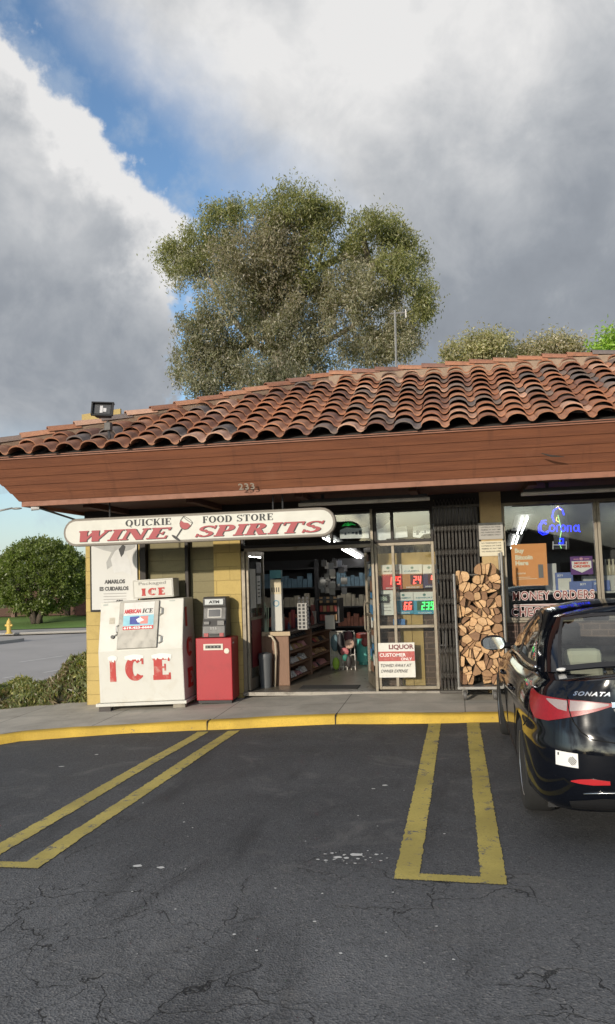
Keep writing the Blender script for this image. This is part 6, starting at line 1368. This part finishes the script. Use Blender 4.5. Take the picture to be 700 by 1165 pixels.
def crown(cl,depth,per,tw,seed,L=(.16,.05),droop=.55,spread=1.0):
    "cl: (centre Vector, rx, rz, colour); twig clusters of leaves filling each lobe"
    rs=np.random.RandomState(seed); Ps=[];Ds=[];Cs=[]
    for c,rx,rz,col in cl:
        k=max(7,int(tw*rx*rz)); u=unit(k,rs); rad=rs.uniform(.2,1,k)**.6; q=np.array(c)+u*rad[:,None]*np.array([rx,min(rx,depth),rz])
        q+=rs.normal(size=q.shape)*.10*min(rx,rz)
        tone=rs.uniform(.66,1.30,k)
        for j in range(k):
            n=int(per*rs.uniform(.5,1.5)); sc=rs.uniform(.16,.40)*spread
            p=q[j]+rs.normal(size=(n,3))*np.array([sc,sc,sc*1.15]); d=unit(n,rs); d[:,2]-=droop; d/=np.linalg.norm(d,axis=1)[:,None]
            Ps.append(p);Ds.append(d); cj=np.array(col)*tone[j]*rs.uniform(.88,1.14,(n,1))*(1+rs.normal(size=(n,3))*.03); Cs.append(np.clip(cj,.005,1))
    return np.concatenate(Ps),np.concatenate(Ds),np.concatenate(Cs)
BK=mat('pale_bark',(.24,.205,.165),.9,var=.4,vscale=2,stretch=(1,1,.2),bump=.5,bscale=8); BKD=mat('dark_bark',(.09,.07,.055),.95,var=.4,vscale=3)
GR=(.36,.36,.15);GY=(.44,.41,.29);BRN=(.40,.355,.25);GD=(.36,.34,.235)
TY_=32.0; pxm=.0352
lob=[(335,238,34,22,GR),(305,246,26,20,GR),(365,252,22,22,GR),(250,258,28,22,GR),(270,240,16,14,GR),(225,272,26,20,GR),(196,290,18,17,GR),(215,305,20,18,GY),(240,300,30,24,GY),
 (275,290,36,32,BRN),(320,278,34,32,BRN),(355,290,30,34,GR),(310,310,45,30,BRN),(412,258,20,18,GR),(440,262,22,18,GR),(462,276,20,17,GR),(405,285,18,22,GR),(475,300,15,18,GR),(450,305,22,15,GR),(425,315,22,18,GY),(487,340,9,15,GR),(480,358,12,9,GR),
 (395,330,32,28,GY),(440,350,34,24,GY),(455,385,26,24,GY),(350,335,42,34,GY),(300,345,42,34,GY),(255,345,34,30,GY),(235,380,30,26,GD),(222,408,18,24,GD),(250,415,32,26,GD),(290,395,38,32,GY),(335,385,38,34,GD),(380,375,36,30,GY),(420,398,36,22,GY),(345,420,60,24,GD),(230,440,22,14,GD),(300,425,40,22,GD),(318,440,34,16,GD),(275,430,30,18,GY)]
for k_ in range(64):
    b_=random.choice(lob[:35]); a_=random.uniform(0,2*PI); q_=random.uniform(.85,1.25); lob.append((b_[0]+b_[2]*q_*math.cos(a_),b_[1]+b_[3]*q_*math.sin(a_)+3,random.uniform(4,9),random.uniform(5,10),b_[4]))
eu=thing('eucalyptus_tree',(float(at(325,640,Y=TY_).x),TY_,-.6),'tall grey-green eucalyptus tree rising behind the tile roof','tree')
cl_=[(at(x,y,Y=TY_+((i*37)%9-4)*.35),rx*pxm,ry*pxm,c) for i,(x,y,rx,ry,c) in enumerate(lob)]
P_,D_,C_=crown(cl_+[(c+Vector((0,0,0)),rx*1.12,rz*1.10,col) for c,rx,rz,col in cl_[::2]],2.4,36,82,5,droop=.85,spread=.60)
n=len(P_); C_=C_*.80; leaf_mesh('crown',P_,D_,np.random.uniform(.11,.20,n),np.random.uniform(.030,.055,n),C_,parent=eu)
tb_=Vector(eu.location); fork=at(318,430,Y=TY_); MB().tube([tb_,tb_.lerp(fork,.5)+Vector((.2,0,0)),fork,at(316,400,Y=TY_)],[.55,.42,.34,.28],12).build('trunk',BK,eu,smooth=True)
for P in ([(316,402),(305,385),(313,360),(322,320),(335,275),(338,240)],[(316,402),(330,375),(338,345),(362,305),(372,265)],[(318,410),(290,390),(262,360),(240,320),(215,295),(197,290)],[(316,402),(345,400),(378,385),(400,372),(425,350),(450,325)],[(362,305),(395,290),(420,300),(455,285),(472,275)],[(313,360),(285,320),(268,285),(255,262)],[(305,385),(300,360),(296,330)],[(338,345),(352,330),(380,330)],[(290,390),(255,400),(232,395)],[(420,300),(445,312),(470,335),(486,345)],[(420,300),(415,278),(413,258)]):
    m=len(P); MB().tube([at(x,y,Y=TY_+1.0-.5*(k%2)) for k,(x,y) in enumerate(P)],[.15*(1-k/(m+.3))+.015 for k in range(m)],7).build('limb',BK,eu,smooth=True)
# treetops past the ridge on the right
for i,(Y,L_,lab_) in enumerate([(26,[(520,402,15,10),(545,392,18,13),(562,390,15,12)],'olive treetop just left of centre above the roof ridge'),(27,[(590,399,16,6),(612,396,16,8),(632,391,18,9),(652,394,14,8)],'low brownish olive treetop above the right part of the ridge'),(21,[(688,393,15,8),(706,388,18,9)],'bright green treetop at the far right above the ridge')]):
    col=[(.46,.42,.25),(.44,.39,.27),(.34,.50,.08)][i]; sc=Y/928*1.03; cx=sum(l[0] for l in L_)/len(L_); b=at(cx,640,Y=Y); t=thing('garden_tree',(b.x,Y,-.6),lab_,'tree','treetops beyond the ridge')
    cl_=[(at(x,y,Y=Y),rx*sc,ry*sc,col) for x,y,rx,ry in L_]+[(at(x,y+22,Y=Y+.4),rx*sc*1.2,18*sc,col) for x,y,rx,ry in L_]
    P_,D_,C_=crown(cl_,1.2,40,260,11+i,spread=.5,droop=.2); n=len(P_); leaf_mesh('crown',P_,D_,np.random.uniform(.07,.15,n),np.random.uniform(.03,.06,n),C_,parent=t)
    MB().tube([(b.x,Y,-.6),at(cx,430,Y=Y),at(cx+4,405,Y=Y)],[.22,.13,.05],9).build('trunk',BKD,t,smooth=True)
# round street tree across the road
rt=thing('round_tree',(float(at(42,716,Y=44).x),44,-.45),'dense round dark green tree on the lawn across the street','tree')
rs=np.random.RandomState(3); c0=np.array(at(46,662,Y=44.5)); k=900; u=unit(k,rs); u[:,2]=np.abs(u[:,2])*np.where(rs.rand(k)<.72,1,-.75); q=c0+u*np.array([2.85,2.6,2.35])*rs.uniform(.82,1.03,k)[:,None]
q[:,2]=np.maximum(q[:,2],c0[2]-2.05+rs.rand(k)*.3)
Ps=[];Ds=[];Cs=[]
for j in range(k):
    n=46; up_=u[j]; p=q[j]+rs.normal(size=(n,3))*.13; d=unit(n,rs)+up_*.9; d/=np.linalg.norm(d,axis=1)[:,None]; Ps.append(p+d*.08);Ds.append(d); Cs.append(np.array([.19,.235,.06])*rs.uniform(.65,1.25)*rs.uniform(.8,1.2,(n,1)))
P_=np.concatenate(Ps);n=len(P_); leaf_mesh('crown',P_,np.concatenate(Ds),np.random.uniform(.14,.24,n),np.random.uniform(.06,.10,n),np.concatenate(Cs),parent=rt)
b=Vector(rt.location)
for tx,ty in ((-1.1,.0),(.0,.3),(.9,-.1),(-.3,-.2)): MB().tube([b+Vector((tx*.12,ty,0)),b+Vector((tx*.5,ty,.9)),b+Vector((tx*1.2,ty,2.2))],[.20,.13,.07],8).build('trunk',BKD,rt,smooth=True)
# juniper bank beside the pavement
rs=np.random.RandomState(8); N=52000
X=-5.46-rs.rand(N)**1.15*8.5; V_=rs.rand(N); 
front=np.where(X>-6.0,11.75,11.62-.0*X)-.18-np.clip(-(X+6.3),0,6)*.50
Yh=front+V_**1.3*2.6
def hz(X,Yh,front):
    t=np.clip((Yh-front)/1.0,0,1); hgt=(.15+.92*np.exp(-((X+5.1)/1.35)**2)+.10*np.sin(X*3.1)+.06*np.sin(X*7.7+Yh*5)+.05*np.sin(Yh*9))*np.sin(np.clip(t,0,1)*PI/2)**.6
    base=-.13-.05*np.clip(Yh-12,0,5); return base,hgt
base_,hg=hz(X,Yh,front); Zh=base_+hg*(1-rs.rand(N)**2.2*.85)
d=unit(N,rs); d[:,2]=np.abs(d[:,2])*.9+.25; d[:,1]-=.25; d/=np.linalg.norm(d,axis=1)[:,None]
patchn=np.sin(X*2.3+1)*.5+np.sin(X*5.1+Yh*3)*.5+rs.normal(size=N)*.5
col=np.where(patchn[:,None]>.35,np.array([[.40,.37,.15]]),np.where(patchn[:,None]>-.6,np.array([[.22,.25,.10]]),np.array([[.25,.19,.11]])))*rs.uniform(.6,1.35,(N,1))
low=((Zh-base_)/np.maximum(hg,.05))[:,None]; dry=rs.rand(N,1)<(.55-.6*low); col=np.where(dry,np.array([[.28,.20,.12]])*rs.uniform(.6,1.3,(N,1)),col)
o=leaf_mesh('hedge',np.stack([X,Yh,Zh],1),d,rs.uniform(.07,.16,N),rs.uniform(.018,.035,N),col,loc=(-6.5,12.3,-.2)); tag(o,'low olive juniper hedge between the pavement and the street, left of the shop','hedge')
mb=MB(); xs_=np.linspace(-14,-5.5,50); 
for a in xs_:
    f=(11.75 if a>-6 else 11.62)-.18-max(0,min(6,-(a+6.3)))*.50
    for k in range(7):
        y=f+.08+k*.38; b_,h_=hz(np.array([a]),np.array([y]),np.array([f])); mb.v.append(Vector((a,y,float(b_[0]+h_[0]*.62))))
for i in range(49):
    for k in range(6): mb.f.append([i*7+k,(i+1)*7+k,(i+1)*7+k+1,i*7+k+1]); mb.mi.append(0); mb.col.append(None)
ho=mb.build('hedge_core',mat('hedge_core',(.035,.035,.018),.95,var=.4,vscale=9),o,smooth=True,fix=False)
rs2=random.Random(4)
for k,(x,y) in enumerate([(83,797),(91,800),(88,803),(94,797)]):
    p=at(x,y,Z=-.08); q=MB().sphere((0,0,0),(rs2.uniform(.04,.09),.05,.03),8,5); o=q.build('stone',mat('pale_stone',(.40,.33,.25),.9,var=.3,vscale=12),loc=(0,0,0)); o.location=(p.x,p.y,-.07); tag(o,'pale broken stone on the ground at the hedge end by the wall','stone','stones by the wall corner')
# ================================================================ BACKGROUND
# low building behind the round tree
lb=thing('low_building',(-27,51,-.1),'low dark brown building with overhanging roof behind the round tree','building')
DB=mat('brown_siding',(.085,.045,.032),.85,var=.25,vscale=1); 
MB().box(-45,51,-.3,-14,60,2.15).build('wall',DB,lb)
mb=MB(); mb.prism([(-1.6,1.95),(4.5,3.3),(10.6,1.95),(10.6,1.80),(-1.6,1.80)],(-46,51,0),(0,1,0),(0,0,1),(33.5,0,0)); mb.build('roof',mat('brown_roof',(.07,.055,.045),.9,var=.3,vscale=2),lb)
for x in (-31.2,-29.9,-27.6,-26.2,-23.8,-22.3):
    f=MB().box(x,50.93,.35,x+.9,50.99,1.6).build('window',mat('dark_window',(.02,.025,.03),.15),lb); mb=MB(); mb.box(x-.06,50.90,.29,x+.96,50.95,.345).box(x-.06,50.90,1.605,x+.96,50.95,1.66).box(x+.42,50.90,.35,x+.48,50.928,1.6); mb.build('window_frame',mat('brown_frame',(.12,.08,.06),.7),f)
for x in (-29.0,-25.2,-33.0,-21.4): MB().box(x,49.6,-.3,x+.28,49.88,1.80).build('post',mat('post_brown',(.14,.085,.06),.8),lb)
MB().box(-24.6,49.9,-.3,-20.8,50.1,.75).build('brick_wall',mat('red_brick_far',(.20,.09,.07),.9,var=.4,vscale=5),lb)
# hydrant
hp=at(10.2,721,Z=-.56); hy=thing('fire_hydrant',(hp.x,hp.y,-.56),'small yellow fire hydrant on the far footway','hydrant'); Mh=Matrix.Translation((hp.x,hp.y,-.56)); HY=mat('hydrant_yellow',(.60,.42,.10),.5)
MB().lathe([(.17,0),(.17,.05),(.11,.07),(.11,.45),(.13,.46),(.13,.50),(.11,.51),(.10,.60),(.05,.67),(.03,.70),(.03,.74)],12,Mh).build('barrel',HY,hy,smooth=True,auto=40)
for sx in (-1,1): MB().cyl((hp.x,hp.y,-.56+.40),(hp.x+sx*.19,hp.y,-.56+.40),.055,10).build('outlet',HY,hy,smooth=True,auto=40)
# street lamp on the left, mostly outside the picture
lp_=at(-46,640,Y=30); sl_=thing('street_lamp',(lp_.x,30,-.7),'grey street lamp whose arm reaches in at the left edge','street lamp'); e=at(26,578,Y=30); a=at(-46,592,Y=30)
MB().tube([(lp_.x,30,-.7),(lp_.x,30,a.z-.3)],[.11,.07],10).build('pole',mat('galvanised',(.3,.29,.27)),sl_,smooth=True); MB().tube([(lp_.x,30,a.z-.4),(lp_.x+.5,30,a.z+.1),at(-5,582,Y=30),at(14,578,Y=30)],[.06,.05,.04,.035],8).build('arm',mat('galvanised',(.3,.29,.27)),sl_,smooth=True)
MB().sphere(at(19,578.5,Y=30),(.24,.10,.045),12,6).build('lamp_head',mat('galvanised',(.3,.29,.27)),sl_,smooth=True)
# far wood closing the horizon, one mass
rs=np.random.RandomState(12); N=16000; an=rs.uniform(-1.15,1.25,N); rr=rs.uniform(150,190,N); hh=(5.5+1.8*np.sin(an*17)+1.2*np.sin(an*41))*rs.rand(N)**.6
P_=np.stack([rr*np.sin(an),rr*np.cos(an),hh-1],1); o=leaf_mesh('far_wood',P_,unit(N,rs),rs.uniform(1.2,2.4,N),rs.uniform(.8,1.6,N),np.array([[.07,.085,.05]])*rs.uniform(.6,1.3,(N,1)),loc=(0,160,0)); tag(o,'distant low belt of dark trees along the horizon','trees',kind='stuff')
# houses across the car park behind the viewer: they stand in the reflections of the glass
for i,(x,w,h,y) in enumerate([(-34,15,3.0,-44),(-14,13,2.8,-43),(5,14,3.1,-45),(25,15,2.9,-43),(44,13,3.0,-44)]):
    hs=thing('house',(x,y,0),['far left pale house with gable roof across the car park','tan house with gable roof across the car park, second from the left','middle grey house with gable roof across the car park','white house with gable roof across the car park, second from the right','far right brown house with gable roof across the car park'][i],'house','houses across the car park'); c=[(.45,.42,.36),(.35,.28,.2),(.3,.3,.3),(.55,.54,.5),(.22,.16,.12)][i]
    MB().box(x-w/2,y-7,-.2,x+w/2,y,h).build('wall',mat('house_wall_%d'%i,c,.85,var=.15,vscale=1),hs)
    MB().prism([(-w/2-.6,h+.02),(0,h+2.1),(w/2+.6,h+.02)],(x,y+.5,0),(1,0,0),(0,0,1),(0,-8,0)).build('roof',mat('house_roof',(.09,.075,.065),.9,var=.3),hs)
    for k in (-1,1): MB().box(x+k*w*.28-.8,y+.005,.9,x+k*w*.28+.8,y+.05,2.2).build('window',mat('dark_window',(.02,.025,.03),.15),hs)
    MB().box(x-.5,y+.005,-.1,x+.5,y+.06,2.05).build('door',mat('door_brown',(.12,.07,.05),.6),hs)
# paint spatter and bits on the asphalt
SPL=mat('spilt_paint',(.60,.59,.56),.8); rs=random.Random(31); mb=MB()
def spot(x,y,r,sq=1):
    p=at(x,y,Z=0.0); n=9; mb.add([(p.x+r*sq*math.cos(2*PI*k/n)*rs.uniform(.6,1.2),p.y+r*math.sin(2*PI*k/n)*rs.uniform(.6,1.2),zg(p.x,p.y)+.0035) for k in range(n)],[tuple(range(n))])
for k in range(34):
    x=rs.gauss(404,20); y=rs.gauss(976,4)+(x-404)*.03; spot(x,y,rs.uniform(.003,.014)*(1.5 if rs.random()<.12 else 1),1.2)
for k in range(26): spot(rs.uniform(150,520),rs.uniform(870,1110),rs.uniform(.004,.010))
for x,y,r in ((183,988,.018),(157,986,.022),(110,851,.016),(70,865,.02),(405,974,.03),(385,977,.02),(438,893,.02),(425,897,.015)): spot(x,y,r,1.4)
tag(mb.build('paint_spots',SPL,fix=False),kind='structure')
